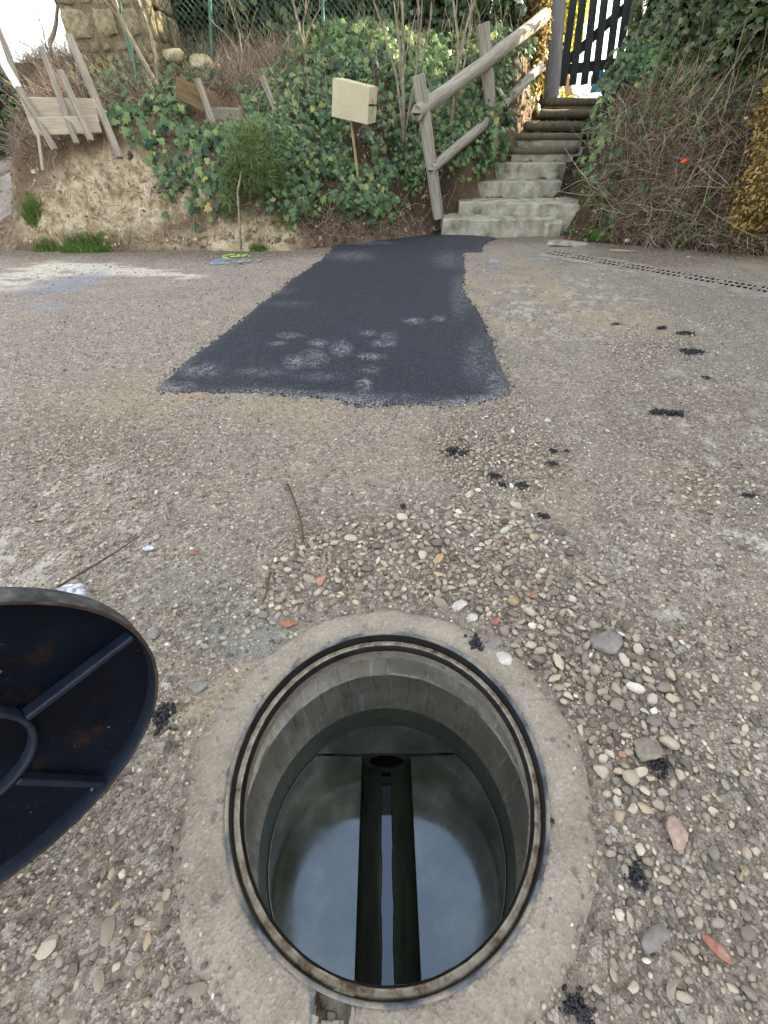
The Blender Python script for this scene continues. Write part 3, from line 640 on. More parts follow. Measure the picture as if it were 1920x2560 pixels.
for s_i in range(nsec):
    a0 = s_i*sl
    sb = MB()
    for (b0, wd) in ((.008, .014), (DW/2, .014), (DW-.008, .014)):
        sb.box((sl-.006, wd, .010), Matrix.Translation(Vector(dl(a0+sl/2, b0, .001))) @ Mz)
    for aa in (a0+.012, a0+sl-.012):
        for bb0 in (DW*.25+.003, DW*.75-.003): sb.box((.018, DW/2-.020, .0095), Matrix.Translation(Vector(dl(aa, bb0, .001))) @ Mz)
    sec = sb.build('grate_section', M['grate'], dr)
    nb_ = 6
    for k in range(1, nb_):
        for half in (0, 1):
            bar('bar', (.013, DW/2-.0195, .008), a0+sl*k/nb_, DW*(.25 if half == 0 else .75)+(.003 if half == 0 else -.003), .001, par=sec)
kb = MB()
for i in range(24):
    a0 = Ltot*i/24+.0; j = .02*math.sin(i*.9)
    pass
wd0 = [.06+.012*math.sin(i*.7)+.07*(i/24.)+random.uniform(-.006, .006) for i in range(25)]
kb.add([dl(Ltot*i/24, -.0, .007) for i in range(25)]+[dl(Ltot*i/24, -wd0[i], .006) for i in range(25)]+[dl(Ltot*i/24, -wd0[i]-.015, -.03) for i in range(25)], [(i+25, i+26, i+1, i) for i in range(24)]+[(i+50, i+51, i+26, i+25) for i in range(24)])
kb.build('concrete_edge', M['channel_con'], dr)
kb = MB(); kb.add([dl(Ltot*i/24, DW+.0, .007) for i in range(25)]+[dl(Ltot*i/24, DW+.065+.01*math.sin(i), .005) for i in range(25)]+[dl(Ltot*i/24, DW+.08, -.03) for i in range(25)], [(i, i+1, i+26, i+25) for i in range(24)]+[(i+25, i+26, i+51, i+50) for i in range(24)])
kb.build('concrete_edge', M['channel_con'], dr)

# ------------------------------------------------------------------ stairs
stairs = thing('garden_steps', 'garden stairway of nine steps, concrete below and mossy logs above, rising to the gate', 'steps', tuple(at(1250, 590, 6.97)))
so = stairs.location
ST = [  # px left, px right, py top, Y front, bulge
 (1108, 1400, 541, 6.97, .10), (1150, 1466, 497, 7.45, .12), (1197, 1408, 453, 7.95, .05), (1232, 1420, 407, 8.30, .02),
 (1284, 1440, 366, 8.65, 0), (1290, 1462, 331, 8.98, 0), (1325, 1480, 302, 9.32, 0), (1348, 1500, 272, 9.66, 0), (1372, 1520, 243, 10.0, 0)]
zprev = -.05
tops = []
for i, (xl, xr, yt, Yf, bulge) in enumerate(ST):
    A = at(xl, yt, Yf); B = at(xr, yt+(14 if i == 0 else 16 if i == 1 else 2), Yf-(.0 if i > 1 else .04)); zt = (A.z+B.z)/2; tops.append(zt)
    nextY = ST[i+1][3] if i < 8 else 10.5
    if i < 4:
        K = 18; b = MB(); fr = []
        for k in range(K+1):
            u = k/K; x = A.x+(B.x-A.x)*u; y = Yf-bulge*math.sin(math.pi*min(1, u*1.0))*1.0+.012*math.sin(9*u+i)
            if i == 1: y -= .95*max(0, u-.3)**1.6
            if u > .86: y += (u-.86)**2*(6 if i < 2 else 3)
            fr.append((x, y+random.uniform(-.004, .004)))
        zz = [zt+random.uniform(-.005, .005) for _ in fr]
        zlow = -.08 if i == 1 else zprev-.06
        rows = [[(x, y+.012, zlow) for x, y in fr], [(x, y+.004, zt-.025) for x, y in fr], [(x, y+.005, zt-.010) for x, y in fr], [(x, y+.022, z) for (x, y), z in zip(fr, zz)], [(x, nextY+.12, zt+.006) for x, y in fr]]
        V_ = [p for r_ in rows for p in r_]; n_ = K+1
        b.add([tuple(Vector(p)-so) for p in V_], [(r_*n_+k, r_*n_+k+1, (r_+1)*n_+k+1, (r_+1)*n_+k) for r_ in range(4) for k in range(K)]
              + [(0, n_, 2*n_, 3*n_, 4*n_), tuple(r_*n_+K for r_ in (4, 3, 2, 1, 0))])
        b.build('step', M['stepstone'], stairs, auto=45)
    else:
        L_ = B.x-A.x; lr = .052 if i > 5 else .045
        pts = [Vector((A.x+L_*k/8-.06+.12*(k/8), Yf+.03+.02*(k/8)+random.uniform(-.004, .004), zt-lr+random.uniform(-.004, .004)))-so for k in range(9)]
        MB().tube(pts, [lr*(1+random.uniform(-.07, .07)) for _ in pts], 12, jit=.05).build('log', M['logstep'], stairs, smooth=True)
        if i > 5: # second log below
            pts = [p-Vector((0.02, -.01, lr*1.75)) for p in pts]
            if i == 8: MB().tube(pts, lr*.92, 12, jit=.05).build('log', M['logstep'], stairs, smooth=True)
        else:
            b = MB().box((L_, .05, .10), Matrix.Translation(Vector((A.x+L_/2, Yf+.06, zt-lr*2-.045))-so), j=.004); b.build('riser_board', M['stepstone'], stairs)
        MB().box((L_+.3, nextY-Yf+.15, .10), Matrix.Translation(Vector((A.x+L_/2+.05, (Yf+nextY)/2+.11, zt-.062))-so), j=.006).build('tread', M['stepstone'] if i < 6 else M['bank'], stairs)
    zprev = zt
# a broken piece of the lowest step on its right
cb = at(1400, 575, 6.95)
bb = MB(); bb.box((.26, .2, .2), Matrix.Translation((0, 0, 0)) @ Matrix.Rotation(.25, 4, 'Z'), j=.02, bev=.03)
tag(bb.build('broken_step_block', M['stepstone'], None, loc=(cb.x-.12, 7.0, .075)), 'broken grey concrete block at the right end of the lowest step', 'concrete block')

# ------------------------------------------------------------------ handrail
hr = thing('handrail', 'weathered round-log handrail beside the stairs', 'railing', tuple(at(1095, 530, 7.08)))
ho = hr.location
def logpart(name, pts, rad, mat=M['post'], par=hr, n=14, org=ho, jit=.035):
    pts = [Vector(p)-org for p in pts]; out = []
    for i in range(9):
        u = i/8*(len(pts)-1); k = min(int(u), len(pts)-2); f = u-k; out.append(pts[k].lerp(pts[k+1], f)+Vector([random.uniform(-.004, .004) for _ in range(3)]))
    d = (out[-1]-out[0]).normalized(); q = d.to_track_quat('Z', 'Y'); b = MB()
    rads = [rad*(1+random.uniform(-.03, .03)) for _ in out]; rads[0] *= .96
    b.tube([out[0]-d*.0]+out[0:]+[out[-1]+d*.006], [rads[0]*.85]+rads+[rads[-1]*.85], n, jit=jit)
    # store along local z for the grain
    Mi = q.to_matrix().to_4x4(); Mi.translation = out[0]; inv = Mi.inverted(); b.v = [tuple(inv @ Vector(p)) for p in b.v]
    o = b.build(name, mat, par, auto=50); o.matrix_local = Mi
    if par is None: o.location = Vector(org)+out[0]
    return o
logpart('post', [at(1097, 545, 7.05), at(1046, 188, 6.98)], .074)
logpart('post', [at(1238, 385, 8.25), at(1207, 62, 8.22)], .080)
logpart('rail', [at(1043, 284, 6.88), at(1205, 163, 8.05), at(1362, 40, 9.35)], .078)
logpart('rail', [at(1078, 425, 6.95), at(1200, 320, 8.0), at(1352, 168, 9.4)], .060)

# ------------------------------------------------------------------ gate
GY = 10.25
def px2(px_, py_, Y): return at(px_, py_, Y)
gp = logpart('gate_post', [px2(1378, 245, GY-.05), px2(1412, -260, GY-.05)], .125, M['gatepost'], None, 16, Vector((0, 0, 0)))
tag(gp, 'thick smooth grey gate post at the top left of the stairs', 'gate post')
go = px2(1385, 240, GY)
gate = thing('garden_gate', 'dark picket gate with a diagonal brace at the top of the stairs', 'gate', tuple(go))
def plank_between(name, A, B, wd, th, mat, par, org, nrm=Vector((0, -1, 0)), bev=.004, j=.0, roll=0):
    d = (B-A); L_ = d.length; d.normalize(); sd2 = d.cross(nrm).normalized(); nn = sd2.cross(d)
    Mx = Matrix(((d.x, sd2.x, nn.x), (d.y, sd2.y, nn.y), (d.z, sd2.z, nn.z))).to_4x4() @ Matrix.Rotation(roll, 4, 'X'); Mx.translation = (A+B)/2-org
    o = MB().box((L_, wd, th), Matrix(), j=j, bev=bev).build(name, mat, par); o.matrix_local = Mx; return o
for (xt, xb, yb) in ((1434, 1406, 216), (1458, 1431, 213), (1485, 1460, 212), (1512, 1487, 210), (1543, 1513, 236), (1570, 1541, 200), (1597, 1562, 196)):
    b_ = px2(xb, yb, GY-.02); t_ = px2(xt, -6, GY-.02); t_ = b_+(t_-b_)*1.55
    plank_between('picket', b_, t_, .115, .03, M['gatewood'], gate, go)
plank_between('bottom_rail', px2(1399, 176, GY+.03), px2(1585, 152, GY+.03), .125, .04, M['gatewood'], gate, go)
plank_between('brace', px2(1412, 158, GY+.05), px2(1585, -2, GY+.05), .12, .035, M['gatewood'], gate, go)
plank_between('top_rail', px2(1425, -120, GY+.03), px2(1625, -128, GY+.03), .12, .04, M['gatewood'], gate, go)
gp2 = logpart('gate_post', [px2(1575, 200, GY+.05), px2(1620, -260, GY+.05)], .11, M['gatepost'], None, 14, Vector((0, 0, 0)))
tag(gp2, 'grey gate post to the right of the pickets, half hidden in ivy', 'gate post')
# things behind the gate
def leanboard(name, px0, py0, px1, py1, Y, wd, mat, label, cat):
    A = at(px0, py0, Y); B = at(px1, py1, Y+.25); o = plank_between(name, Vector((0, 0, 0)), B-A, wd, .03, mat, None, Vector((0, 0, 0)))
    o.location = o.location+A; return tag(o, label, cat)
leanboard('board', 1424, 238, 1413, 190, 10.9, .12, M['lightboard'], 'narrow tan board leaning behind the gate next to the left post', 'board')
leanboard('board', 1437, 238, 1452, 180, 11.2, .22, M['white'], 'white panel leaning behind the gate left of the blue sheet', 'panel')
leanboard('board', 1463, 238, 1478, 176, 11.3, .16, M['white'], 'thin pale blue-white board leaning beside the blue sheet behind the gate', 'board')
bs = MB(); A = at(1475, 232, 11.0)
K = 10; vs_ = []
for i in range(K+1):
    for j in range(7):
        vs_.append((i/K*.36+.03*math.sin(j*1.7), .06*math.sin(i*1.1+j*.8), j/6*(.42-.18*abs(math.sin(i*.9)))))
bs.add(vs_, [(i*7+j, (i+1)*7+j, (i+1)*7+j+1, i*7+j+1) for i in range(K) for j in range(6)])
bs.add([(x, y+.03, z) for x, y, z in vs_], [(i*7+j+1, (i+1)*7+j+1, (i+1)*7+j, i*7+j) for i in range(K) for j in range(6)])
tag(bs.build('blue_sheet', M['blue'], None, True, loc=tuple(A)), 'crumpled bright blue plastic sheet lying behind the gate', 'plastic sheet')

# ------------------------------------------------------------------ signboard box
sg = at(893, 400, 6.95)
zt_ = float(bank_z(sg.x, 6.95))
sign = thing('box_sign', 'blank buff cardboard box upended on a thin wooden stick in the ivy', 'box sign', tuple(sg))
MB().tube([Vector((0, 0, -.15)), at(876, 285, 6.9)-sg], [.017, .016], 8).build('stick', M['stickwood'], sign, auto=50)
f0 = at(832, 195, 6.72); f1 = at(923, 218, 6.66); f2 = at(918, 311, 6.66); f3 = at(829, 291, 6.72)
bk = at(943, 216, 6.92)-f1
b = MB(); q = [f0, f1, f2, f3]; q2 = [p+bk for p in q]; P_ = [p-sg for p in q+q2]
b.add(P_, [(3, 2, 1, 0), (4, 5, 6, 7), (0, 1, 5, 4), (3, 7, 6, 2), (0, 4, 7, 3)])
b.build('box', M['card'], sign)
s0, s1, s2, s3 = f1-sg, f2-sg, f2+bk-sg, f1+bk-sg
off = Vector((.004, 0, 0))
tk = Vector((.006, 0, 0))
def flap(pts):
    b = MB(); k = len(pts); b.add([p for p in pts]+[p+tk for p in pts], [tuple(range(k))[::-1], tuple(range(k, 2*k))]+[(i, (i+1) % k, k+(i+1) % k, k+i) for i in range(k)]); b.build('side_flap', M['card'], sign)
flap([s0, s3, s3.lerp(s2, .52)+Vector((0, -.02, .01)), s0.lerp(s1, .45), s0.lerp(s1, .45)])
flap([s0.lerp(s1, .50)+off*.5, s3.lerp(s2, .56)+off, s2, s1])
cr = MB(); cr.tube([s0.lerp(s1, .30)+tk*1.2+(s3-s0)*.3, s0.lerp(s1, .47)+tk*1.6+(s3-s0)*.5, s0.lerp(s1, .7)+tk*1.3+(s3-s0)*.35], .004, 5); cr.build('tape_strip', M['board'], sign)

# ------------------------------------------------------------------ stakes and planks
def stake(px0, py0, px1, py1, Yb_, Yt, wd, label, mat='stake', painted=None):
    A = at(px0, py0, Yb_); B = at(px1, py1, Yt); d = (B-A).normalized(); q = d.to_track_quat('Z', 'Y')
    L_ = (B-A).length; b = MB(); b.box((wd, wd*.72, L_), Matrix.Translation((0, 0, L_/2)), bev=.004, j=.002)
    Mx = q.to_matrix().to_4x4(); Mx.translation = A
    o = b.build('stake', M[mat], None); o.matrix_world = Mx
    tag(o, label, 'stake', 'wooden stakes driven into the bank'); return o, L_
stake(300, 395, 172, 88, 6.45, 6.9, .075, 'longest grey stake of the left group, rising right of the planks')
stake(192, 360, 103, 118, 6.38, 6.65, .062, 'dark grey stake crossing the middle of the two planks')
stake(228, 352, 150, 176, 6.34, 6.5, .062, 'shorter pale grey stake between the plank crossing stake and the longest one')
o, L_ = stake(138, 375, 8, 155, 6.30, 6.5, .06, 'leftmost leaning stake, its top end painted white')
b = MB().box((.064, .047, L_*.27), Matrix.Translation((0, 0, L_*.855)), bev=.003); p_ = b.build('painted_end', M['white'], o); p_['label'] = 'chipped white painted end'
stake(108, 425, 96, 330, 6.34, 6.36, .045, 'short pale peg below the left end of the planks', 'plank')
stake(534, 310, 494, 198, 6.98, 7.05, .062, 'short grey stake in front of the brown board above the ivy')
stake(692, 285, 655, 190, 7.15, 7.2, .062, 'short dark stake in the bank left of the box sign')
stake(44, 205, -6, 60, 6.9, 7.0, .055, 'thin dark stake cut by the left edge of the picture')
def plank(px0, py0, px1, py1, Y0, Y1, wd, label, mat='plank', th=.05):
    A = at(px0, py0, Y0); B = at(px1, py1, Y1); o = plank_between('plank', Vector((0, 0, 0)), B-A, wd, th, M[mat], None, Vector((0, 0, 0)), bev=.008, j=.004)
    o.location = o.location+A; return tag(o, label, 'plank')
plank(62, 273, 245, 277, 6.44, 6.62, .195, 'upper pale plank held by the leaning stakes on the left bank')
plank(80, 318, 248, 310, 6.36, 6.52, .150, 'lower pale plank with rounded end under the other plank on the left bank')
plank(440, 218, 540, 268, 7.12, 7.18, .20, 'brown weathered board sloping across the bank above the ivy', 'board')
plank(515, 288, 605, 292, 7.16, 7.2, .15, 'short grey mossy plank below the sloping brown board', 'stake')
plank(625, 298, 690, 286, 7.24, 7.26, .15, 'short brown plank behind the dark short stake', 'board')

# ------------------------------------------------------------------ stone pillar
pc = at(290, 130, 8.3)
pil = thing('stone_pillar', 'rough rubble stone pillar at the top left behind the leaning stakes', 'pillar', (pc.x, 8.3, pc.z-.4))
pw, ph = 1.16, 3.2
MB().box((pw, .9, ph), Matrix.Translation((0, .45, ph/2)), bev=.05, j=.01).build('core', M['pillar_mortar'], pil)
def rockmesh(name, seed, flat=1.0, n=2, amp=.25, sx=1, sy=1):
    import bmesh
    bm = bmesh.new(); bmesh.ops.create_icosphere(bm, subdivisions=n, radius=1); r_ = random.Random(seed)
    ks = [(Vector((r_.gauss(0, 1), r_.gauss(0, 1), r_.gauss(0, 1))).normalized(), r_.uniform(-amp, amp)) for _ in range(7)]
    pl = [(Vector((r_.gauss(0, 1), r_.gauss(0, 1), r_.gauss(0, 1))).normalized(), r_.uniform(.50, .82)) for _ in range(12)] if amp > .12 else []
    for v in bm.verts:
        d = v.co.normalized(); k = 1+sum(a*max(0, d.dot(q))**2 for q, a in ks)
        v.co = d*k
        for q, h in pl:
            e = v.co.dot(q)-h
            if e > 0: v.co -= q*e*.95
        v.co.x *= sx; v.co.y *= sy; v.co.z *= flat
    V_ = np.array([v.co[:] for v in bm.verts]); F_ = np.array([[v.index for v in f.verts] for f in bm.faces]); bm.free(); return V_, F_
rocks = []
for i in range(8):
    V_, F_ = rockmesh('r', 100+i, 1, 3, .16); V_ = np.sign(V_)*np.abs(V_)**.55
    V_ = V_*(1+(fbm(V_[:, 0]*3+9*i+V_[:, 1], V_[:, 2]*3+V_[:, 1]*2, 1.6, 4, 300+i)-.5)*.45)[:, None]; rocks.append((V_, F_))
rmesh = []
for V_, F_ in rocks:
    me_ = npmesh('stone', V_, F_); me_.materials.append(M['pillar']); me_.shade_smooth(); rmesh.append(me_)
z_ = .1
rp = random.Random(5)
while z_ < ph:
    hgt = rp.choice([.10, .14, .2, .3, .34]) if z_ > .45 else rp.uniform(.07, .11); x_ = -pw/2
    while x_ < pw/2-.05:
        wd_ = min(hgt*rp.uniform(.9, 1.9), pw/2-x_)
        if wd_ < .06: break
        o = bpy.data.objects.new('stone', rp.choice(rmesh)); COL.objects.link(o); o.parent = pil
        o.location = (x_+wd_/2, .03, z_+hgt/2); o.scale = (wd_*.50, rp.uniform(.05, .085), hgt*.50); o.rotation_euler = (rp.uniform(-.1, .1), rp.uniform(-.12, .12), rp.uniform(-.1, .1))
        x_ += wd_
    for sx_ in (-1, 1):
        for yy in (.3, .65):
            o = bpy.data.objects.new('stone', rp.choice(rmesh)); COL.objects.link(o); o.parent = pil
            o.location = (sx_*pw/2*.98, yy, z_+hgt/2); o.scale = (.08, .2, hgt*.55)
    z_ += hgt

# ------------------------------------------------------------------ wire fence on the bank
FY = 8.55
fz = 1.75
fence = thing('wire_fence', 'green chain link fence with steel posts along the top of the bank', 'fence', (-2, FY, fz))
fo = fence.location
for (x0_, y0_, x1_, y1_, Yb_) in ((520, 150, 517, -120, 8.5), (345, 205, 280, -60, 7.75), (808, 130, 800, -150, 8.7)):
    A = at(x0_, y0_, Yb_); B = at(x1_, y1_, Yb_); B = A+(B-A)*1.2
    MB().tube([A-fo-Vector((0, 0, .3)), B-fo], .024, 8).build('post', M['green_metal'], fence, auto=50)
b = MB(); xa, xb_, zb, zt2 = -4.1, .15, 1.62, 3.5; stp = .075; H_ = zt2-zb
k = xa-H_
while k < xb_:
    for s in (1, -1):
        x0_ = k if s == 1 else k+H_; 
        pa = [x0_, zb]; pb = [x0_+s*H_, zt2]
        # clip to panel
        def clip(a, b_):
            (ax, az), (bx_, bz_) = a, b_
            if ax > bx_: (ax, az), (bx_, bz_) = (bx_, bz_), (ax, az)
            if bx_ < xa or ax > xb_: return None
            if ax < xa: az += (bz_-az)*(xa-ax)/(bx_-ax); ax = xa
            if bx_ > xb_: bz_ = az+(bz_-az)*(xb_-ax)/(bx_-ax); bx_ = xb_
            return (ax, az), (bx_, bz_)
        r_ = clip(pa, pb)
        if r_ and (abs(r_[0][0]-r_[1][0]) > .05):
            (ax, az), (bx_, bz_) = r_
            b.tube([Vector((ax, FY+.02*s, az))-fo, Vector((bx_, FY+.02*s, bz_))-fo], .0032, 3, cap=False)
    k += stp
o = b.build('wire_mesh', M['wire'], fence); o['kind'] = 'stuff'
for zz in (zb+.02, (zb+zt2)/2): MB().tube([Vector((xa, FY, zz))-fo, Vector((xb_, FY, zz))-fo], .003, 4).build('line_wire', M['wire'], fence)

# ------------------------------------------------------------------ instanced-by-numpy scatter helpers
def rotmats(nrm, spin, tilt=None):
    """frames whose z is nrm, spun about it"""
    n = nrm/np.linalg.norm(nrm, axis=1)[:, None]; ref = np.where(np.abs(n[:, 2:3]) > .9, np.array([[1., 0, 0]]), np.array([[0., 0, 1.]]))
    a = np.cross(ref, n); a /= np.linalg.norm(a, axis=1)[:, None]; b = np.cross(n, a)
    c, s = np.cos(spin)[:, None], np.sin(spin)[:, None]; x = a*c+b*s; y = -a*s+b*c
    return np.stack([x, y, n], 2)
def scatter(name, T, P, Rm, S, mat, parent=None, smooth=False):
    Vt, Ft = T; S = np.asarray(S); S = S[:, None] if S.ndim == 1 else S
    if S.shape[1] == 1: S = np.repeat(S, 3, 1)
    V_ = np.einsum('nij,nkj->nki', Rm, Vt[None]*S[:, None, :])+P[:, None, :]
    F_ = Ft[None]+(np.arange(len(P))*len(Vt))[:, None, None]
    me_ = npmesh(name, V_.reshape(-1, 3), F_.reshape(-1, Ft.shape[1])); return link(name, me_, mat, parent, smooth=smooth)
def join_scatter(name, parts, mat, parent=None, smooth=False):
    Vs, Fs, o = [], [], 0
    for (Vt, Ft), P, Rm, S in parts:
        if len(P) == 0: continue
        S = np.asarray(S); S = S[:, None] if S.ndim == 1 else S
        V_ = (np.einsum('nij,nkj->nki', Rm, Vt[None]*S[:, None, :])+P[:, None, :]).reshape(-1, 3)
        F_ = (Ft[None]+(np.arange(len(P))*len(Vt))[:, None, None]).reshape(-1, Ft.shape[1])+o
        Vs.append(V_); Fs.append(F_); o += len(V_)
    me_ = npmesh(name, np.concatenate(Vs), np.concatenate(Fs)); return link(name, me_, mat, parent, smooth=smooth)
# ivy leaf: five lobes, folded along the midrib
lobes = [(0, -.32, 0), (.30, -.42, -.06), (.52, -.18, -.10), (.30, .02, .0), (.42, .34, -.08), (.16, .30, 0.0), (0, .72, -.10), (-.16, .30, 0.0), (-.42, .34, -.08), (-.30, .02, .0), (-.52, -.18, -.10), (-.30, -.42, -.06)]
LV = np.array([(0, .0, .05)]+lobes); LF = np.array([(0, i, i % 12+1) for i in range(1, 13)])
LEAF = (LV, LF)
SIMP = (np.array([(0, -.5, 0), (.28, -.05, .05), (0, .55, -.03), (-.28, -.05, .05)]), np.array([(0, 1, 2, 3)]))
BLADE = (np.array([(-.5, 0, 0), (.5, 0, 0), (.32, .5, .02), (-.32, .5, .02), (0.02, 1, .16), (-.02, 1, .16)]), np.array([(0, 1, 2, 3), (3, 2, 4, 5)]))

# ------------------------------------------------------------------ ivy on the bank
def bank_points(N, seed, xr=(-5.2, 5.6), yr=(5.2, 9.6)):
    g = np.random.default_rng(seed); x = g.uniform(*xr, N); y = g.uniform(*yr, N); z = bank_z(x, y)
    ok = y-base_line(x) > .03; return x[ok], y[ok], z[ok]
x, y, z = bank_points(260000, 3)
px, py, cz = proj(x, y, z)
# density in image space -> picked out on the real slope
polys = [([(250, 330), (300, 270), (430, 250), (560, 300), (620, 330), (640, 420), (560, 460), (520, 560), (440, 565), (400, 450), (330, 380)], .55),
 ([(600, 260), (700, 180), (820, 200), (960, 260), (1060, 330), (1100, 430), (1040, 500), (940, 560), (820, 520), (740, 560), (680, 590), (640, 540), (620, 420), (620, 330)], .95),
 ([(700, 0), (1380, 0), (1370, 240), (1260, 340), (1240, 420), (1120, 440), (1060, 330), (960, 260), (820, 200), (720, 160)], 1.0),
 ([(230, 120), (420, 150), (520, 130), (540, 220), (430, 260), (260, 260), (200, 200)], .28),
 ([(1500, 240), (1570, 250), (1540, 330), (1500, 440), (1490, 500), (1455, 400), (1470, 320)], .4),
 ([(1560, -20), (1960, -20), (1960, 260), (1800, 300), (1560, 240)], .8), ([(1540, 230), (1960, 230), (1960, 330), (1750, 380), (1560, 340)], .35), ([(1480, 330), (1560, 300), (1570, 420), (1520, 560), (1490, 500)], .3), ([(1500, 190), (1620, 150), (1640, 270), (1520, 290)], .7), ([(1560, 470), (1700, 430), (1760, 560), (1620, 590)], .10)]
dens = np.zeros(len(x))
for poly, d_ in polys:
    ins = inpoly(px, py, poly); e = segdist(px, py, poly); dens = np.maximum(dens, np.where(ins, d_*sstep(0, 22, e)+.15, .10*(e < 20)))
pn = fbm(x, y, 3.2, 3, 91); dens *= np.where(x > -1.7, sstep(.30, .44, pn), sstep(.40, .54, pn))
okk = rng.random(len(x)) < dens*.42
x, y, z, cz = x[okk], y[okk], z[okk], cz[okk]; N = len(x)
nr = bnormal(x, y); P = np.stack([x, y, z], 1)+nr*(rng.random(N)**1.5*.16)[:, None]
face = nr*.6+np.array([[0, -.75, .35]])+rng.normal(0, .38, (N, 3))
sz = (.028+.078*rng.random(N)**1.3)*(.75+.5*fbm(x, y, 1.7, 2, 92))
Rm = rotmats(face, np.pi+rng.normal(0, .6, N))
iv = scatter('ivy', LEAF, P, Rm, sz, M['ivy']); tag(iv, 'green ivy spreading over the middle of the bank and under the box sign', 'ivy', kind='stuff')
print('ivy', N)
# hanging stems
# ------------------------------------------------------------------ hedges: solid core + leaves
def hedge(name, segs, label, cat, mat, coremat, seed, n, size, kind=None, leaf=LEAF, spill=.12):
    """segs: list of ellipsoids (cx,cy,cz,rx,ry,rz) forming the mass"""
    g = np.random.default_rng(seed); root = thing(name, label, cat, (segs[0][0], segs[0][1], 1.0)) if not kind else None
    parts = []; tot = sum(s[3]*s[5]+s[3]*s[4] for s in segs); o0 = Vector(root.location) if root else Vector((0, 0, 0))
    b_parts = []
    ico = rockmesh('h', seed, 1, 3, .10)
    for s in segs:
        m_ = int(n*(s[3]*s[5]+s[3]*s[4])/tot); d = g.normal(0, 1, (m_, 3)); d[:, 1] = np.where((d[:, 1] > 0) & (g.random(m_) < .7), -d[:, 1], d[:, 1]); d /= np.linalg.norm(d, axis=1)[:, None]
        lump = 1+.28*(fbm(d[:, 0]*3+seed, d[:, 2]*3+d[:, 1]*2, 1.2, 3, seed)-.5)*2
        rr_ = (g.random(m_)**.35)*.35+.72
        Pq = d*np.array([[s[3], s[4], s[5]]])*(rr_*lump)[:, None]+np.array([[s[0], s[1], s[2]]])
        f_ = d*.6+np.array([[0, -.5, .45]])+g.normal(0, .5, (m_, 3))
        parts.append((leaf, Pq-np.array(o0), rotmats(f_, g.uniform(0, 6.28, m_)), np.repeat(g.uniform(size*.55, size*1.3, m_)[:, None], 3, 1)))
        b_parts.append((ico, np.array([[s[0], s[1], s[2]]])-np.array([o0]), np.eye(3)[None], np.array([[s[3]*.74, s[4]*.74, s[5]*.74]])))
    if root:
        join_scatter('leaves', parts, mat, root); join_scatter('filler_core', b_parts, coremat, root, True); return root
    o = join_scatter(name, parts, mat); return tag(o, label, cat, kind=kind)
M['core'] = simple('hedge_core_dark', [(.3, (.008, .010, .006)), (.7, (.022, .022, .014))], 6, .95, .9, 20, .1, dist=.05)  # solid near-black filler added inside hedges to block light
M['core_brown'] = simple('hedge_core_brown', [(.3, (.07, .05, .025)), (.7, (.17, .12, .06))], 9, .95, .9, 30, .1, dist=.05)  # brown version of the solid filler core
hedge('ivy_hedge', [(-.6, 9.9, 2.6, 1.4, .6, 1.6), (.9, 10.0, 2.7, 1.2, .6, 1.7), (1.45, 10.15, 2.3, .40, .45, 1.2)], 'tall dark ivy-covered hedge at the top of the bank left of the gate', 'hedge', M['ivy_dark'], M['core'], 11, 15000, .10)
hedge('dark_hedge', [(-2.6, 10.4, 2.5, 1.4, .6, 1.5), (-3.9, 10.8, 2.3, .9, .5, 1.3)], 'dark green hedge behind the wire fence right of the stone pillar', 'hedge', M['ivy_dark'], M['core'], 12, 9000, .09)
hedge('ivy_bush', [(4.55, 7.75, 2.55, .80, .75, .95), (4.6, 7.25, 2.15, .95, .55, .75), (4.15, 8.2, 2.35, .55, .6, .8), (4.15, 9.3, 2.3, .5, .5, .9), (6.3, 7.0, 2.6, 1.3, .8, 1.1), (4.95, 8.4, 2.9, .75, .8, 1.1), (5.6, 7.6, 3.6, 1.6, .8, 1.0)], 'large ivy bush hanging over the right bank beside the gate', 'bush', M['ivy_high'], M['core'], 13, 26000, .085)
hedge('sun_block_hedge', [(8.6, -6.5, 2.2, 1.1, 3.4, 6.2), (8.4, -1.2, 2.4, 1.1, 3.4, 6.5), (8.2, 3.2, 2.4, 1.1, 3.1, 6.6), (7.8, 5.4, 1.5, .8, 1.25, 2.8), (7.8, 6.35, 1.9, .5, .5, 2.0), (8.9, 6.4, 6.2, 1.2, 2.2, 2.6), (10.2, 9.6, 6.9, 1.3, 2.3, 2.6)], 'added hedge out of view on the right, keeping sun off the road', 'hedge', M['tree'], M['core'], 17, 7000, .20, leaf=SIMP)  # added out of view, shaped to stop sun reaching the road
hedge('golden_hedge', [(4.18, 5.78, .75, .34, .3, .55), (4.2, 6.0, 1.5, .38, .3, .65), (4.15, 6.3, 2.2, .30, .3, .5)], 'golden-orange sunlit leaves at the right edge of the bank', 'hedge', M['gold'], M['core_brown'], 18, 7000, .045, leaf=SIMP)
hA = at(8, 290, 8.0)
hedge('dark_bush', [(hA.x-.1, 8.15, 1.25, .5, .45, .42), (hA.x-.9, 8.3, 1.3, .6, .4, .45)], 'dark leafy bush above the side path at the left edge', 'bush', M['ivy_dark'], M['core'], 19, 2600, .07)
hedge('yellow_bush', [(3.55, 13.2, 2.6, .65, .6, 1.9)], 'bright yellow-green sunlit bush behind the gate', 'bush', M['yellow'], M['core'], 14, 8000, .09, leaf=SIMP)
hedge('golden_shrub', [(2.44, 9.75, 1.9, .14, .2, .65), (2.42, 10.3, 2.35, .24, .25, .9), (2.0, 10.45, 2.5, .38, .25, 1.1)], 'small golden sunlit shrub left of the grey gate post', 'shrub', M['gold'], M['core_brown'], 15, 4200, .055, leaf=SIMP)

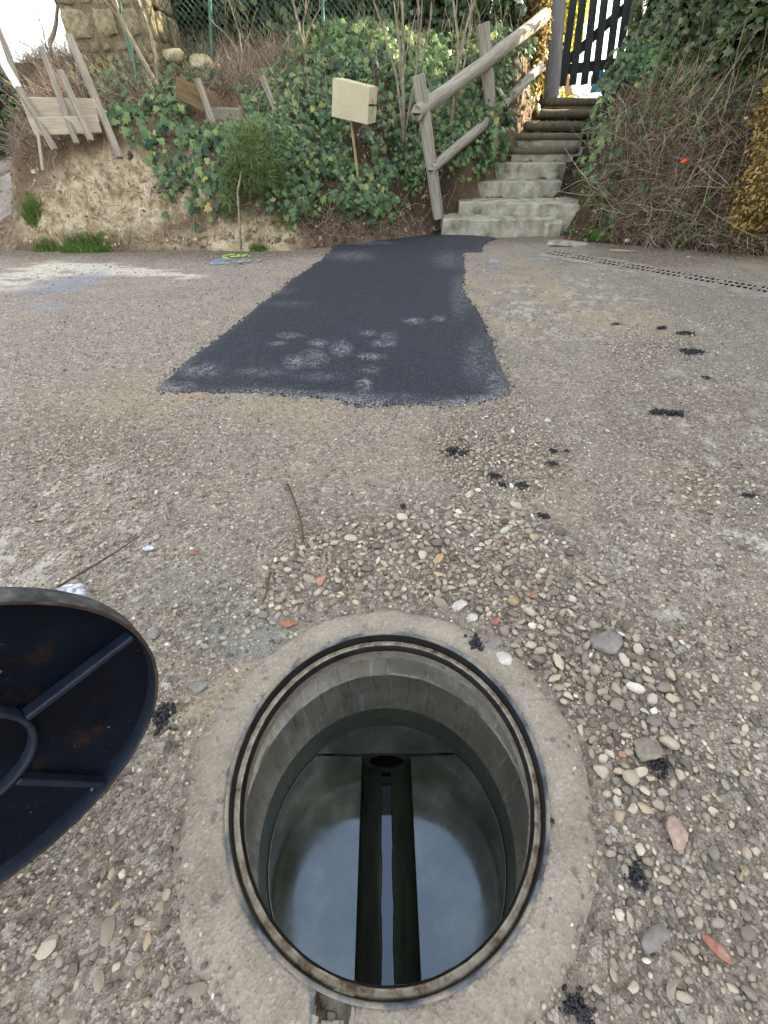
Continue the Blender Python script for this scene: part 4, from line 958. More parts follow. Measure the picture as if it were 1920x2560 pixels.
# ------------------------------------------------------------------ trees behind (crowns above the picture shade the road)
def tree_mesh(seed, n=9000, spread=2.3, h0=2.3, h1=8.3):
    g = np.random.default_rng(seed); cl = []
    for i in range(26):
        a = g.uniform(0, 6.28); r_ = spread*g.random()**.5; zc = g.uniform(h0, h1); k = math.sin(math.pi*min(1, max(.15, (zc-h0+.8)/(h1-h0+1.6)))); cl.append((r_*k*math.cos(a), r_*k*math.sin(a), zc, g.uniform(.6, 1.05)))
    P = []
    for (a, b, c, r_) in cl:
        m_ = n//26; d = g.normal(0, 1, (m_, 3)); d /= np.linalg.norm(d, axis=1)[:, None]; P.append(d*(g.random(m_)**.4*r_)[:, None]+np.array([[a, b, c]]))
    P = np.concatenate(P); N_ = len(P); Rm_ = rotmats(g.normal(0, 1, (N_, 3)), g.uniform(0, 6.28, N_))
    V_ = np.einsum('nij,nkj->nki', Rm_, SIMP[0][None]*g.uniform(.12, .26, N_)[:, None, None])+P[:, None, :]
    F_ = SIMP[1][None]+(np.arange(N_)*4)[:, None, None]
    me_ = npmesh('crown', V_.reshape(-1, 3), F_.reshape(-1, 4)); me_.materials.append(M['tree'])
    b = MB(); b.tube([(0, 0, -.6), (.05, 0, 1.5), (-.05, .05, 3.2), (0, 0, h1-1)], [.20, .16, .13, .04], 9, jit=.06); trunk = bpy.data.meshes.new('trunk'); trunk.from_pydata(b.v, [], b.f); trunk.materials.append(M['bark_dark']); trunk.shade_smooth()
    limbs = []
    for (a, b2, c, r_) in cl[:7]:
        b = MB(); z0 = max(2.2, c-1.6); b.tube([(0, 0, z0), (a*.5, b2*.5, (z0+c)/2+.1), (a, b2, c)], [.07, .045, .015], 6); m_ = bpy.data.meshes.new('limb'); m_.from_pydata(b.v, [], b.f); m_.materials.append(M['bark_dark']); limbs.append(m_)
    return me_, trunk, limbs
TM = [tree_mesh(21), tree_mesh(22, spread=2.6)]
tl = ['leafy tree behind the stone pillar, crown above the picture', 'leafy tree behind the dark hedge, crown above the picture']
tpos = [(-9.6, 14.5, 1.05), (-6.2, 14.6, 1.15), (-3.6, 13.2, 1.0), (-1.0, 13.0, 1.1), (-.1, 14.6, 1.0), (-4.9, 17.2, 1.25), (-1.9, 17.0, 1.3), (-8.6, 18.5, 1.3), (9.3, 8.2, 1.15), (11.5, 6.5, 1.3), (-13.2, 15.5, 1.2)]  # both right-hand trees are added out of view to block sun
names_ = ['tree far left behind the open sky gap', 'tree just left of the stone pillar, beyond the bank', 'tree directly behind the stone pillar and wire fence', 'tree behind the ivy hedge, above the box sign', 'tree behind the handrail, nearest the gate',
          'tall tree in the second row behind the pillar', 'tall tree in the second row behind the wire fence', 'tall tree in the second row behind the far left gap', 'added sun-blocking tree behind the right ivy bush, out of view', 'added sun-blocking tree at the far right, out of view', 'outermost tree on the left beyond the side path']
for i, (a, b2, s) in enumerate(tpos):
    me_, tr, li = TM[i % 2]; r_ = thing('tree', names_[i], 'tree', (a, b2, 1.4), 'trees beyond the bank', (0, 0, i*1.3)); r_.scale = (s, s, s)
    for nme, m_ in [('crown', me_), ('trunk', tr)]+[('limb', q) for q in li]:
        o = bpy.data.objects.new(nme, m_); COL.objects.link(o); o.parent = r_

# ------------------------------------------------------------------ bare shrubs
def shrub(px0, py0, Y, stems, label, seed, rad=.016):
    g = random.Random(seed); A = at(px0, py0, Y); root = thing('bare_shrub', label, 'shrub', tuple(A), 'leafless shrubs on the bank')
    for (qx, qy, r_) in stems:
        B = at(qx, qy, Y+g.uniform(-.1, .35)); d = B-A; b = MB(); pts = [Vector((0, 0, -.1))]; side = Vector((g.uniform(-.1, .1), g.uniform(-.1, .1), 0))
        for i in range(1, 8):
            u = i/7; pts.append(d*u*1.15+side*math.sin(u*3.1)+Vector((g.uniform(-.015, .015), g.uniform(-.015, .015), 0)))
        b.tube(pts, [r_*(1-.55*i/7) for i in range(8)], 7, jit=.08)
        for k in range(3):
            i = g.randint(3, 6); p = pts[i]; e = p+Vector((g.uniform(-.3, .3), g.uniform(-.15, .15), g.uniform(.25, .55))); b.tube([p, p.lerp(e, .5)+Vector((0, 0, .03)), e], [r_*.4, r_*.28, r_*.1], 5)
        b.build('stem', M['bark'], root, smooth=True)
shrub(1010, 330, 7.35, [(930, 0, .016), (985, 0, .020), (1010, 0, .022), (1035, 20, .014), (1075, 0, .014), (1045, -20, .012)], 'leafless many-stemmed shrub left of the first handrail post', 1)
shrub(1130, 300, 7.9, [(1125, 0, .026), (1190, 0, .022), (1175, -10, .014)], 'leafless crooked shrub between the two handrail posts', 2)
shrub(760, 120, 8.2, [(730, 0, .018), (765, 0, .014), (825, 0, .012)], 'leafless stems growing in front of the wire fence above the box sign', 3)
shrub(395, 205, 7.7, [(300, 0, .03), (335, -10, .018), (350, 0, .012)], 'grey crooked stem crossing the right side of the stone pillar', 4)
shrub(600, 170, 8.1, [(575, 20, .012), (640, 40, .009), (530, 60, .010)], 'thin dry stems beside the green fence post', 5)
shrub(120, 130, 8.6, [(135, -10, .030), (85, 10, .008), (60, 30, .006)], 'thin bluish tree stem against the white sky at the top left', 6)

# ------------------------------------------------------------------ young conifer
cA = at(600, 612, 6.0); cT = at(620, 330, 6.35)
con = thing('young_conifer', 'small bright green feathery conifer with a thin bare stem', 'conifer', tuple(cA))
MB().tube([(0, 0, -.05), tuple(at(598, 540, 6.02)-cA), tuple(at(594, 480, 6.1)-cA), tuple(at(610, 400, 6.25)-cA), tuple(cT-cA)], [.016, .013, .012, .009, .004], 8).build('stem', M['bark'], con, smooth=True)
g = np.random.default_rng(44); bl = []
for (bx_, by_, rr_, sq) in [(620, 335, 30, 1), (655, 345, 26, 1), (595, 365, 30, 1), (585, 405, 32, 1), (630, 385, 34, .8), (680, 398, 26, .6), (575, 445, 32, 1), (620, 440, 34, .6), (660, 430, 30, 1), (700, 440, 18, .5), (570, 490, 26, .6), (572, 530, 18, .7), (605, 480, 24, .6), (570, 560, 12, 1), (715, 350, 12, .5)]:
    m_ = int(430*rr_/45); c0 = at(bx_, by_, 6.25+g.uniform(-.12, .12)); r_ = rr_/FPX*5.4*g.uniform(.6, .85); d = g.normal(0, 1, (m_, 3)); d /= np.linalg.norm(d, axis=1)[:, None]
    p = d*(g.random(m_)**.45*r_)[:, None]*np.array([[1.05, .8, 1.05]]); dirn = d*.9+np.array([[0.1, -.2, .15]])+g.normal(0, .25, (m_, 3)); bl.append((p+np.array([c0-cA]), dirn))
P = np.concatenate([q[0] for q in bl]); D = np.concatenate([q[1] for q in bl]); D /= np.linalg.norm(D, axis=1)[:, None]; N = len(P)
nn = np.cross(D, g.normal(0, 1, (N, 3))); nn /= np.linalg.norm(nn, axis=1)[:, None]; xx = np.cross(D, nn)
o = scatter('foliage', BLADE, P, np.stack([xx, D, nn], 2), np.stack([g.uniform(.006, .013, N), g.uniform(.035, .11, N), np.full(N, .05)], 1), M['conifer'], con)

# ------------------------------------------------------------------ grass tufts
def tuft(px0, py0, Y, rx, n, h, label, seed, mat='grass', cat='grass tuft'):
    g = np.random.default_rng(seed); A = at(px0, py0, Y); A.z = max(0, float(bank_z(A.x, A.y)))
    a = g.uniform(0, 6.28, n); r_ = g.random(n)**.6; P = np.stack([rx*r_*np.cos(a), .35*rx*r_*np.sin(a), 0*a], 1)
    P[:, 2] = np.maximum(0, bank_z(P[:, 0]+A.x, P[:, 1]+A.y))-A.z-.01
    D = np.stack([g.normal(0, .35, n), g.normal(-.15, .35, n), np.ones(n)], 1); D /= np.linalg.norm(D, axis=1)[:, None]; nn = np.cross(D, g.normal(0, 1, (n, 3))); nn /= np.linalg.norm(nn, axis=1)[:, None]; xx = np.cross(D, nn)
    o = scatter('grass_tuft', BLADE, P, np.stack([xx, D, nn], 2), np.stack([g.uniform(.004, .008, n), h*g.uniform(.4, 1.2, n), h*g.uniform(.3, 1.5, n)], 1), M[mat]); o.location = A; return tag(o, label, cat, 'grass tufts at the foot of the bank')
tuft(210, 612, 6.12, .33, 1300, .11, 'broad bright grass tuft at the foot of the pale clay face', 1)
tuft(105, 600, 6.15, .16, 420, .08, 'small grass tuft left of the broad one below the clay', 2)
tuft(1725, 590, 6.15, .20, 900, .17, 'bright green grass tuft under the brambles on the right', 3)
tuft(85, 540, 6.35, .13, 500, .20, 'grass clump at the corner between side path and clay face', 4)
tuft(645, 612, 6.1, .12, 350, .08, 'little grass tuft right of the conifer stem', 5)
tuft(715, 608, 6.3, .16, 350, .07, 'thin grass patch left of the far end of the asphalt', 6)
tuft(1800, 618, 6.0, .16, 220, .08, 'sparse green weeds right of the bright tuft on the right', 7)
tuft(1885, 500, 5.95, .25, 500, .16, 'green weeds in the brambles at the right edge', 8)
def weed(px0, py0, Y, n, size, label, seed, spread=.14):
    g = np.random.default_rng(seed); A = at(px0, py0, Y); z0 = float(bank_z(A.x, A.y)); A.z = z0
    P = g.normal(0, spread*.5, (n, 3)); P[:, 2] = np.abs(P[:, 2])*.9+.02; f_ = g.normal(0, .4, (n, 3))+np.array([[0, -.5, .6]])
    o = scatter('weed', LEAF, P, rotmats(f_, g.uniform(0, 6.28, n)), g.uniform(size*.6, size*1.2, n), M['grass']); o.location = A; return tag(o, label, 'weed', 'leafy weeds on the bank')
weed(1508, 535, 6.5, 60, .05, 'bright leafy weed right of the broad second step', 1)
weed(1860, 270, 6.3, 26, .09, 'pale green fern-like weed high in the right bank brambles', 2)
weed(1425, 600, 6.75, 30, .03, 'tiny weed in the crack of the lowest step', 3, .08)

# ------------------------------------------------------------------ dry stalks, brambles, litter
def stalks(name, pts, L_, mat, label, cat, seed, rad=(.0018, .005), lean=(0, -.3, .6), wob=.5, seg=4, kind='stuff'):
    g = np.random.default_rng(seed); n = len(pts); P0 = pts; d = np.array([lean])+g.normal(0, wob, (n, 3)); d /= np.linalg.norm(d, axis=1)[:, None]
    bend = g.normal(0, .5, (n, 3)); bend[:, 2] -= .35; L2 = g.uniform(L_[0], L_[1], n); r0 = g.uniform(rad[0], rad[1], n)
    rings = []
    for i in range(seg+1):
        u = i/seg; C = P0+d*(L2*u)[:, None]+bend*(L2*u*u*.5)[:, None]+g.normal(0, .010, (n, 3))*(u > 0); a = np.cross(d, np.array([[.3, .5, .8]])); a /= np.linalg.norm(a, axis=1)[:, None]; b = np.cross(d, a); r_ = r0*(1-.6*u)
        for q in range(3):
            t_ = q*2.094; rings.append(C+(a*math.cos(t_)+b*math.sin(t_))*r_[:, None])
    V_ = np.stack(rings, 1); F1 = [(i*3+q, i*3+(q+1) % 3, (i+1)*3+(q+1) % 3, (i+1)*3+q) for i in range(seg) for q in range(3)]; k = (seg+1)*3
    F_ = np.array(F1)[None]+(np.arange(n)*k)[:, None, None]
    o = link(name, npmesh(name, V_.reshape(-1, 3), F_.reshape(-1, 4)), mat); return tag(o, label, cat, kind=kind)
def pick(N, seed, poly, prob=1.0, soft=15):
    x, y, z = bank_points(N, seed); a, b, c = proj(x, y, z); ins = inpoly(a, b, poly); e = segdist(a, b, poly); k = ins & (rng.random(len(x)) < prob*(.3+.7*sstep(0, soft, e))); return np.stack([x, y, z], 1)[k]
P = pick(330000, 61, [(1510, 560), (1490, 480), (1500, 400), (1540, 260), (1700, 200), (1930, 230), (1930, 640), (1700, 610), (1500, 590)], .60)
stalks('brambles', P, (.15, .6), M['bramble'], 'dense tangle of dry brown bramble stems on the right bank', 'brambles', 62, rad=(.0016, .0052), lean=(.1, -.55, .0), wob=.7, seg=5); print('bramble', len(P))
P = pick(60000, 71, [(1500, 560), (1480, 420), (1540, 280), (1700, 240), (1930, 270), (1930, 640), (1700, 600)], .16)
stalks('bramble_canes', P, (.35, 1.0), M['cane'], 'long pale arching canes sticking out of the brambles on the right bank', 'canes', 72, rad=(.0028, .0060), lean=(-.25, -.55, .35), wob=.55, seg=6)
P = pick(240000, 63, [(0, 120), (160, 130), (420, 150), (640, 110), (800, 130), (700, 240), (560, 260), (420, 240), (240, 330), (60, 420), (0, 380)], .22)
stalks('dry_grass', P, (.10, .45), M['straw'], 'dry grass and dead stems on the upper left bank', 'dry grass', 64, rad=(.0014, .0038), lean=(0, -.35, .5), wob=.5); print('dry', len(P))
P = pick(220000, 65, [(120, 400), (300, 400), (560, 450), (800, 520), (1090, 540), (1095, 590), (830, 615), (500, 620), (60, 618)], .22)
stalks('root_tangle', P, (.06, .30), M['straw'], 'thin roots and dead twigs hanging over the foot of the bank', 'roots', 66, rad=(.0014, .0036), lean=(0, -.6, -.1), wob=.7)
P = pick(520000, 67, [(560, 160), (1380, 0), (1370, 250), (1260, 400), (1100, 560), (700, 590), (600, 420)], .012)
stalks('dead_stems', P, (.15, .55), M['straw'], 'scattered dead stems standing in the ivy', 'dead stems', 68, rad=(.0014, .0035), lean=(.1, -.2, .8), wob=.3)
xg, yg, zg = bank_points(90000, 69); a, b, c = proj(xg, yg, zg); cl_ = blob  # litter
wgt = np.where(yg-base_line(xg) < .5, .26, .12)*np.where((xg < -4.3) & (yg < 7.9), .2, 1); wgt *= np.where(inpoly(a, b, [(110, 380), (520, 380), (560, 590), (60, 600)]), .18, 1)
k = rng.random(len(xg)) < wgt; P = np.stack([xg, yg, zg+.008], 1)[k]; nr = bnormal(P[:, 0], P[:, 1]); N = len(P)
lt = scatter('leaf_litter', SIMP, P+nr*.006, rotmats(nr+rng.normal(0, .35, (N, 3)), rng.uniform(0, 6.28, N)), rng.uniform(.02, .055, N), M['litter']); tag(lt, 'brown fallen leaves lying over the bare parts of the bank', 'fallen leaves', kind='stuff')

# ------------------------------------------------------------------ side path slabs (left)
ps = [[(-40, 470), (32, 430), (75, 445), (20, 480)], [(-30, 500), (15, 480), (62, 470), (35, 505), (-10, 520)], [(-40, 430), (25, 392), (62, 398), (28, 425)], [(-40, 545), (10, 512), (75, 492), (60, 520), (5, 550)], [(-40, 398), (10, 375), (60, 380), (20, 390)]]
for i, poly in enumerate(ps):
    pts = []
    for (a, b) in poly:
        Yq = 6.5; 
        for _ in range(30):
            P_ = at(a, b, Yq); zb_ = float(bank_z(min(P_.x, -5.1), Yq)); err = P_.z-zb_
            Yq += err*.8
            Yq = min(max(Yq, 6.0), 10)
        pts.append(at(a, b, Yq)+Vector((0, 0, .012)))
    bb = MB(); n_ = len(pts); bb.add(pts+[p-Vector((0, 0, .06)) for p in pts], [tuple(range(n_)), tuple(range(2*n_-1, n_-1, -1))]+[(k, n_+k, n_+(k+1) % n_, (k+1) % n_) for k in range(n_)])
    bb.build('paving_slab', M['slab'], bank)

# ------------------------------------------------------------------ gravel and stones
peb = []
for i in range(12):
    V_, F_ = rockmesh('p', 200+i, .66+.06*(i % 4), 2, (.13, .24, .32, .38)[i % 4], 1.0+.07*(i % 3), .88)
    peb.append((V_*(1+(fbm(V_[:, 0]*2+i*7, V_[:, 2]*2+V_[:, 1]*1.7, 1.5, 2, 400+i)-.5)*.3)[:, None], F_))
peb1 = [rockmesh('p', 300+i, .6, 1, (.12 if i % 2 else .3), 1.15, .85) for i in range(8)]
ZB = [ # polygons in photo pixels; count density per m2 by size class (radius m)
 ([(600, 1590), (640, 1500), (660, 1420), (760, 1340), (900, 1310), (1050, 1270), (1180, 1230), (1330, 1270), (1480, 1400), (1580, 1560), (1700, 1680), (1760, 1850), (1740, 2000), (1640, 2080), (1520, 2000), (1440, 1820), (1380, 1730), (1270, 1600), (1170, 1530), (960, 1505), (800, 1515)], 1.0, 1.0),
 ([(1080, 1060), (1250, 1000), (1420, 1080), (1450, 1180), (1330, 1270), (1150, 1250), (1050, 1170)], .85, .61),
 ([(1200, 850), (1260, 860), (1340, 980), (1380, 1060), (1240, 1060), (1090, 1050), (1230, 1010)], .6, .54),
 ([(1500, 820), (1700, 800), (1740, 900), (1600, 960), (1480, 900)], .6, .54),
 ([(380, 1480), (600, 1400), (720, 1480), (650, 1600), (560, 1700), (420, 1700), (380, 1600)], .6, .53),
 ([(0, 1060), (300, 1020), (520, 1080), (640, 1200), (620, 1330), (360, 1480), (0, 1440)], .22, .50),
 ([(1560, 1560), (1930, 1500), (1930, 2560), (1400, 2560), (1500, 2300), (1480, 2050), (1640, 2080), (1760, 1950)], .60, .56),
 ([(380, 1700), (560, 1700), (500, 2300), (620, 2570), (0, 2570), (0, 2220), (330, 1950)], .24, .53),
 ([(1380, 1200), (1930, 1050), (1930, 1500), (1560, 1560)], .22, .52),
]
def dens_at(x, y):
    a, b, c = proj(x, y, x*0)
    d = np.full(x.shape, .20); s = np.full(x.shape, .40)
    for poly, dd, ss in ZB:
        ins = inpoly(a, b, poly); e = segdist(a, b, poly); k = np.where(ins, 1, .0)*sstep(0, 40, e)+np.where(ins, .25, 0); k = np.clip(k, 0, 1)
        d = np.maximum(d, dd*k); s = np.maximum(s, ss*np.where(ins, .7+.3*sstep(0, 60, e), 0))
    return d, s, a, b
placed = {}
cell = .05
def free(x, y, r, ov=.74):
    cx, cy = int(x//cell), int(y//cell)
    for i in (-1, 0, 1):
        for j in (-1, 0, 1):
            for (qx, qy, qr) in placed.get((cx+i, cy+j), ()):
                if (qx-x)**2+(qy-y)**2 < ((qr+r)*ov)**2: return False
    return True
def put(x, y, r): placed.setdefault((int(x//cell), int(y//cell)), []).append((x, y, r))
SPEC = [ # named single stones: px, py, radius m, material, name, label, flatness
 (1512, 1608, .052, 'slate', 'flat_stone', 'large flat grey stone lying at the right rim of the gravel', .35, (1.25, .8)),
 (1152, 1513, .024, 'whitestone', 'white_stone', 'upper of two white stones on the gravel above the manhole', .6, (1, .9)),
 (1178, 1547, .022, 'whitestone', 'white_stone', 'lower of two white stones on the gravel, nearest the collar', .6, (1.1, .8)),
 (1240, 1556, .015, 'brick', 'brick_fragment', 'red brick fragment just right of the two white stones', .7, (1.2, .8)),
 (1332, 1488, .014, 'brick', 'brick_fragment', 'small red brick fragment higher in the gravel right of the tan stones', .7, (1, .9)),
 (1282, 1505, .022, 'tanstone', 'tan_stone', 'tan stone right of the upper white stone', .7, (1, .8)),
 (1095, 1398, .024, 'tanstone', 'tan_stone', 'tan stone in the middle of the gravel above the manhole', .6, (1.1, .8)),
 (720, 1562, .022, 'brick', 'brick_fragment', 'brown-orange brick piece lying against the collar top left', .6, (1.3, .8)),
 (1266, 1355, .012, 'brick', 'brick_fragment', 'tiny orange-red chip at the top of the gravel', .6, (1, .8)),
 (432, 1392, .010, 'brick', 'brick_fragment', 'left of two orange chips on the dirt above the cover', .5, (1, .8)),
 (482, 1383, .013, 'brick', 'brick_fragment', 'right of two orange chips on the dirt above the cover', .5, (1.2, .8)),
 (1620, 1882, .038, 'brownstone', 'round_stone', 'big rounded stone in the gravel right of the manhole', .6, (1.1, .85)),
 (1370, 1051, .020, 'whitestone', 'white_stone', 'white stone on the dirt right of the asphalt front corner', .5, (1.2, .8)),
 (1518, 1078, .014, 'whitestone', 'white_stone', 'small white stone below the tar stick', .6, (.9, 1)),
 (1232, 1612, .034, 'slate', 'round_stone', 'smooth round grey stone at the upper right of the collar', .7, (1.25, .85)),
 (1255, 1648, .030, 'whitestone', 'pale_stone', 'pale rough stone on the collar edge below the smooth grey one', .7, (1, .9)),
 (1790, 2370, .016, 'brick', 'brick_fragment', 'pink-red brick shard near the lower right corner', .25, (.7, 1.7)),
 (1690, 2075, .030, 'pinkstone', 'pink_stone', 'pinkish stone lying alone in the right gravel', .5, (.9, 1.2)),
 (1640, 2340, .026, 'slate', 'flat_stone', 'flat grey-brown stone low in the right gravel', .5, (1.3, .7)),
 (500, 1718, .024, 'slate', 'round_stone', 'round grey stone just right of the cover lip', .6, (1, 1)),
 (388, 1585, .026, 'slate', 'round_stone', 'grey stone beside the top right of the cover', .6, (1.1, 1)),
]
for (a, b, r_, m_, nm_, lab, fl, (sx, sy)) in SPEC:
    g_ = gnd(a, b); V_, F_ = rockmesh('s', int(a), fl, 3, .34, sx, sy); V_ = V_*(1+(fbm(V_[:, 0]*2+a, V_[:, 1]*2+V_[:, 2], 1.8, 3, int(b))-.5)*.5)[:, None]; me_ = npmesh(nm_, V_*r_, F_); o = link(nm_, me_, M[m_], None, smooth=True); o.location = (g_.x, g_.y, r_*fl*.55); o.rotation_euler = (0, 0, (a*7 % 60)/60); o.location.z = r_*fl*.35
    tag(o, lab, 'stone' if 'brick' not in nm_ else 'brick fragment'); put(g_.x, g_.y, r_*max(sx, sy)*.9)
COL_R = .455
allst = []
rg = random.Random(77)
# candidate batches, large to small
def batch(n, r0, r1, rad0, rad1, need_s):
    x = rng.uniform(*r0, n); y = rng.uniform(*r1, n); d, s, a, b = dens_at(x, y)
    rr_ = rng.uniform(rad0, rad1, n); ok = (s >= need_s) & (rng.random(n) < d) & (a > -60) & (a < 1980) & (b < 2640) & (b > 600)
    rc = np.hypot(x-MHX, y-MHY); ok &= (rc > COL_R-.020+rr_*.2) | ((rr_ < .0055) & (rc > .375) & (rng.random(n) < .06+.8*sstep(.41, .46, rc)))
    sd2 = segdist(x, y, PW); ok &= ~(inpoly(x, y, PW) & (sd2 > .01))
    for k in np.nonzero(ok)[0]:
        X_, Y_, r_ = float(x[k]), float(y[k]), float(rr_[k])
        if free(X_, Y_, r_): put(X_, Y_, r_); allst.append((X_, Y_, r_, 0.0))
batch(2600, (-1.6, 2.4), (-.2, 1.9), .015, .022, .68)
batch(34000, (-1.8, 2.6), (-.2, 2.6), .0105, .015, .60)
batch(50000, (-2.4, 2.8), (-.2, 3.2), .008, .0125, .50)
batch(120000, (-2.6, 3.2), (-.2, 3.8), .0048, .008, .40)
for _ in range(150):
    a_x, a_y = random.uniform(0, 1900), random.uniform(1500, 2560); g_ = gnd(a_x, a_y); r_ = random.uniform(.011, .019)
    if math.hypot(g_.x-MHX, g_.y-MHY) > .47 and free(g_.x, g_.y, r_): put(g_.x, g_.y, r_); allst.append((g_.x, g_.y, r_, 0.0))
n1 = len(allst)
batch(200000, (-1.9, 1.9), (-.2, 2.4), .0035, .006, .38)
batch(14000, (-3.6, 3.8), (2.0, 5.6), .006, .011, .38)
print('stones', len(allst), n1)
S = np.array(allst); a, b, c = proj(S[:, 0], S[:, 1], S[:, 2]*.4); vis = (a > 0) & (a < 1920) & (b > 0) & (b < 2560)
pxr = S[:, 2]/c*FPX*vis; order = np.argsort(-pxr); big = order[:285]; rest = order[285:]
ztop = road_z(S[:, 0], S[:, 1]); rcS = np.hypot(S[:, 0]-MHX, S[:, 1]-MHY); ztop = np.where((rcS < .455) & (rcS > .365), .0085, ztop)
pm = []
for V_, F_ in peb:
    me_ = npmesh('stone', V_, F_); me_.materials.append(M['stone']); me_.shade_smooth(); me_.set_sharp_from_angle(angle=R(32)); pm.append(me_)
for k in big:
    o = bpy.data.objects.new('stone', pm[rg.randrange(12)]); COL.objects.link(o); o.parent = road; r_ = S[k, 2]
    o.location = (S[k, 0], S[k, 1], ztop[k]+r_*rg.uniform(.08, .5)); o.scale = (r_*rg.uniform(.85, 1.15), r_*rg.uniform(.85, 1.1), r_*rg.uniform(.8, 1.25)); o.rotation_euler = (rg.uniform(-.35, .35), rg.uniform(-.35, .35), rg.uniform(0, 6.28))
parts = []
def addp(idx, tm, emb):
    which = rng.integers(0, len(tm), len(idx))
    for q in range(len(tm)):
        ii = idx[which == q]; n_ = len(ii)
        if n_ == 0: continue
        P_ = np.stack([S[ii, 0], S[ii, 1], ztop[ii]+S[ii, 2]*rng.uniform(emb[0], emb[1], n_)], 1)
        nn_ = np.stack([rng.normal(0, .25, n_), rng.normal(0, .25, n_), np.ones(n_)], 1)
        parts.append((tm[q], P_, rotmats(nn_, rng.uniform(0, 6.28, n_)), S[ii, 2][:, None]*rng.uniform(.8, 1.2, (n_, 3))))
bigger = rest[S[rest, 2] > .0095]; small = rest[S[rest, 2] <= .0095]
addp(bigger, peb, (.0, .5)); 
gr = join_scatter('gravel', parts, M['gravel'], None, True); gr.data.set_sharp_from_angle(angle=R(32)); tag(gr, 'loose river gravel spread over the road around the manhole', 'gravel', kind='stuff')
parts = []; addp(small, peb1, (-.1, .45))
gr2 = join_scatter('grit', parts, M['gravel'], None, False); tag(gr2, 'fine grit and chippings strewn over the whole road', 'grit', kind='stuff')
# crumbs along the asphalt edge
PWc = np.array(PW); pts = []
for i in range(len(PW)):
    p0, p1 = PWc[i], PWc[(i+1) % len(PW)]; L_ = np.linalg.norm(p1-p0); n_ = int(L_*38); tt = rng.random(n_)[:, None]; pts.append(p0+(p1-p0)*tt+rng.normal(0, .014, (n_, 2)))
pts = np.concatenate(pts); n_ = len(pts); P_ = np.stack([pts[:, 0], pts[:, 1], rng.uniform(.0, .008, n_)], 1)
cb_ = join_scatter('asphalt_crumbs', [(peb1[1], P_, rotmats(np.stack([rng.normal(0, .4, n_), rng.normal(0, .4, n_), np.ones(n_)], 1), rng.uniform(0, 6, n_)), np.repeat(rng.uniform(.003, .009, n_)[:, None], 3, 1))], M['tar'], None, True); tag(cb_, 'loose black crumbs along the edges of the fresh asphalt', 'asphalt crumbs', kind='stuff')
# ridge of asphalt left against the bank at the far end
n_ = 500; tt = rng.random(n_); A = gnd(1000, 588); B = gnd(1105, 584); P_ = np.stack([A.x+(B.x-A.x)*tt, A.y+(B.y-A.y)*tt+rng.normal(0, .04, n_), rng.uniform(0, .05, n_)], 1)
tag(join_scatter('asphalt_ridge', [(peb1[0], P_, rotmats(rng.normal(0, 1, (n_, 3)), rng.uniform(0, 6, n_)), np.repeat(rng.uniform(.008, .022, n_)[:, None], 3, 1))], M['tar'], None, True), 'small heap of black asphalt against the bank left of the lowest step', 'asphalt heap', kind='stuff')

# tar lumps: each a knobbly clump of its own
for (a, b, r_, el, lab) in [(1140, 1130, .050, 1.5, 'black tar lump left of the plume of gravel below the asphalt'), (1383, 1128, .026, 1, 'round tar lump at the right of the gravel plume, upper one'), (1380, 1160, .028, 1, 'tar lump directly under the upper round one'), (1415, 1128, .018, 1.3, 'small tar chip right of the round lump'),
     (1235, 1190, .028, 1.2, 'tar lump at the centre left of the gravel plume'), (1256, 1212, .026, 1, 'tar lump just below the centre left one'), (1305, 1214, .032, 1.1, 'tar lump at the lower centre of the gravel plume'), (1360, 1290, .026, 1.3, 'lone tar lump at the top of the main gravel band'), (1008, 1265, .018, 1, 'small tar lump on the bare dirt left of the gravel'),
     (1540, 812, .045, 1.4, 'tar lump on the ochre ground right of the asphalt'), (1655, 820, .045, 1.2, 'tar lump at the upper end of the right rubble'), (1715, 835, .055, 1.6, 'widest tar lump of the right rubble'), (1730, 880, .06, 1.8, 'long tar scrap at the right of the rubble'), (1765, 945, .030, 1.2, 'tar crumb far right below the rubble'), (1870, 1240, .032, 2.0, 'tar scrap near the right edge of the road'),
     (1650, 1915, .032, 1.2, 'tar lump under the big rounded stone'), (1190, 1615, .036, .8, 'tar smear on the upper right of the collar'), (408, 1790, .05, .8, 'tar lump right of the cover lip'), (1590, 2190, .03, .8, 'tar splash in the dirt lower right of the manhole'), (1375, 2055, .010, 1, 'tiny black speck on the collar right side'), (1440, 2520, .030, 1.3, 'dark tar patch at the bottom edge right of the collar'), (590, 955, .05, 2.5, 'thin tar streak left of the asphalt front edge')]:
    g_ = gnd(a, b); gg = np.random.default_rng(int(a*3+b)); m_ = 110; P_ = gg.normal(0, 1, (m_, 3))*np.array([[r_*.34*el, r_*.32, 0]]); P_[:, 2] = gg.uniform(0, r_*.20, m_)*np.exp(-(P_[:, 0]**2+P_[:, 1]**2)/(r_*.6)**2)
    o = join_scatter('tar_lump', [(peb1[2], P_, rotmats(gg.normal(0, 1, (m_, 3)), gg.uniform(0, 6, m_)), np.repeat((r_*(.05+.24*gg.random(m_)**2.5))[:, None], 3, 1)), (peb1[4], np.zeros((1, 3)), np.eye(3)[None], np.array([[r_*.7*el, r_*.6, r_*.12]]))], M['tar'], None, False); o.location = (g_.x, g_.y, .010 if math.hypot(g_.x-MHX, g_.y-MHY) < .45 else .002); tag(o, lab, 'tar lump', 'black tar lumps dropped on the road')
def branch(name, pts, r_, label, cat='twig', mat='twig'):
    b = MB(); b.tube([Vector(p) for p in pts], [r_*(1-.45*i/(len(pts)-1)) for i in range(len(pts))], 7, jit=.1); return tag(b.build(name, M[mat], None, True), label, cat)
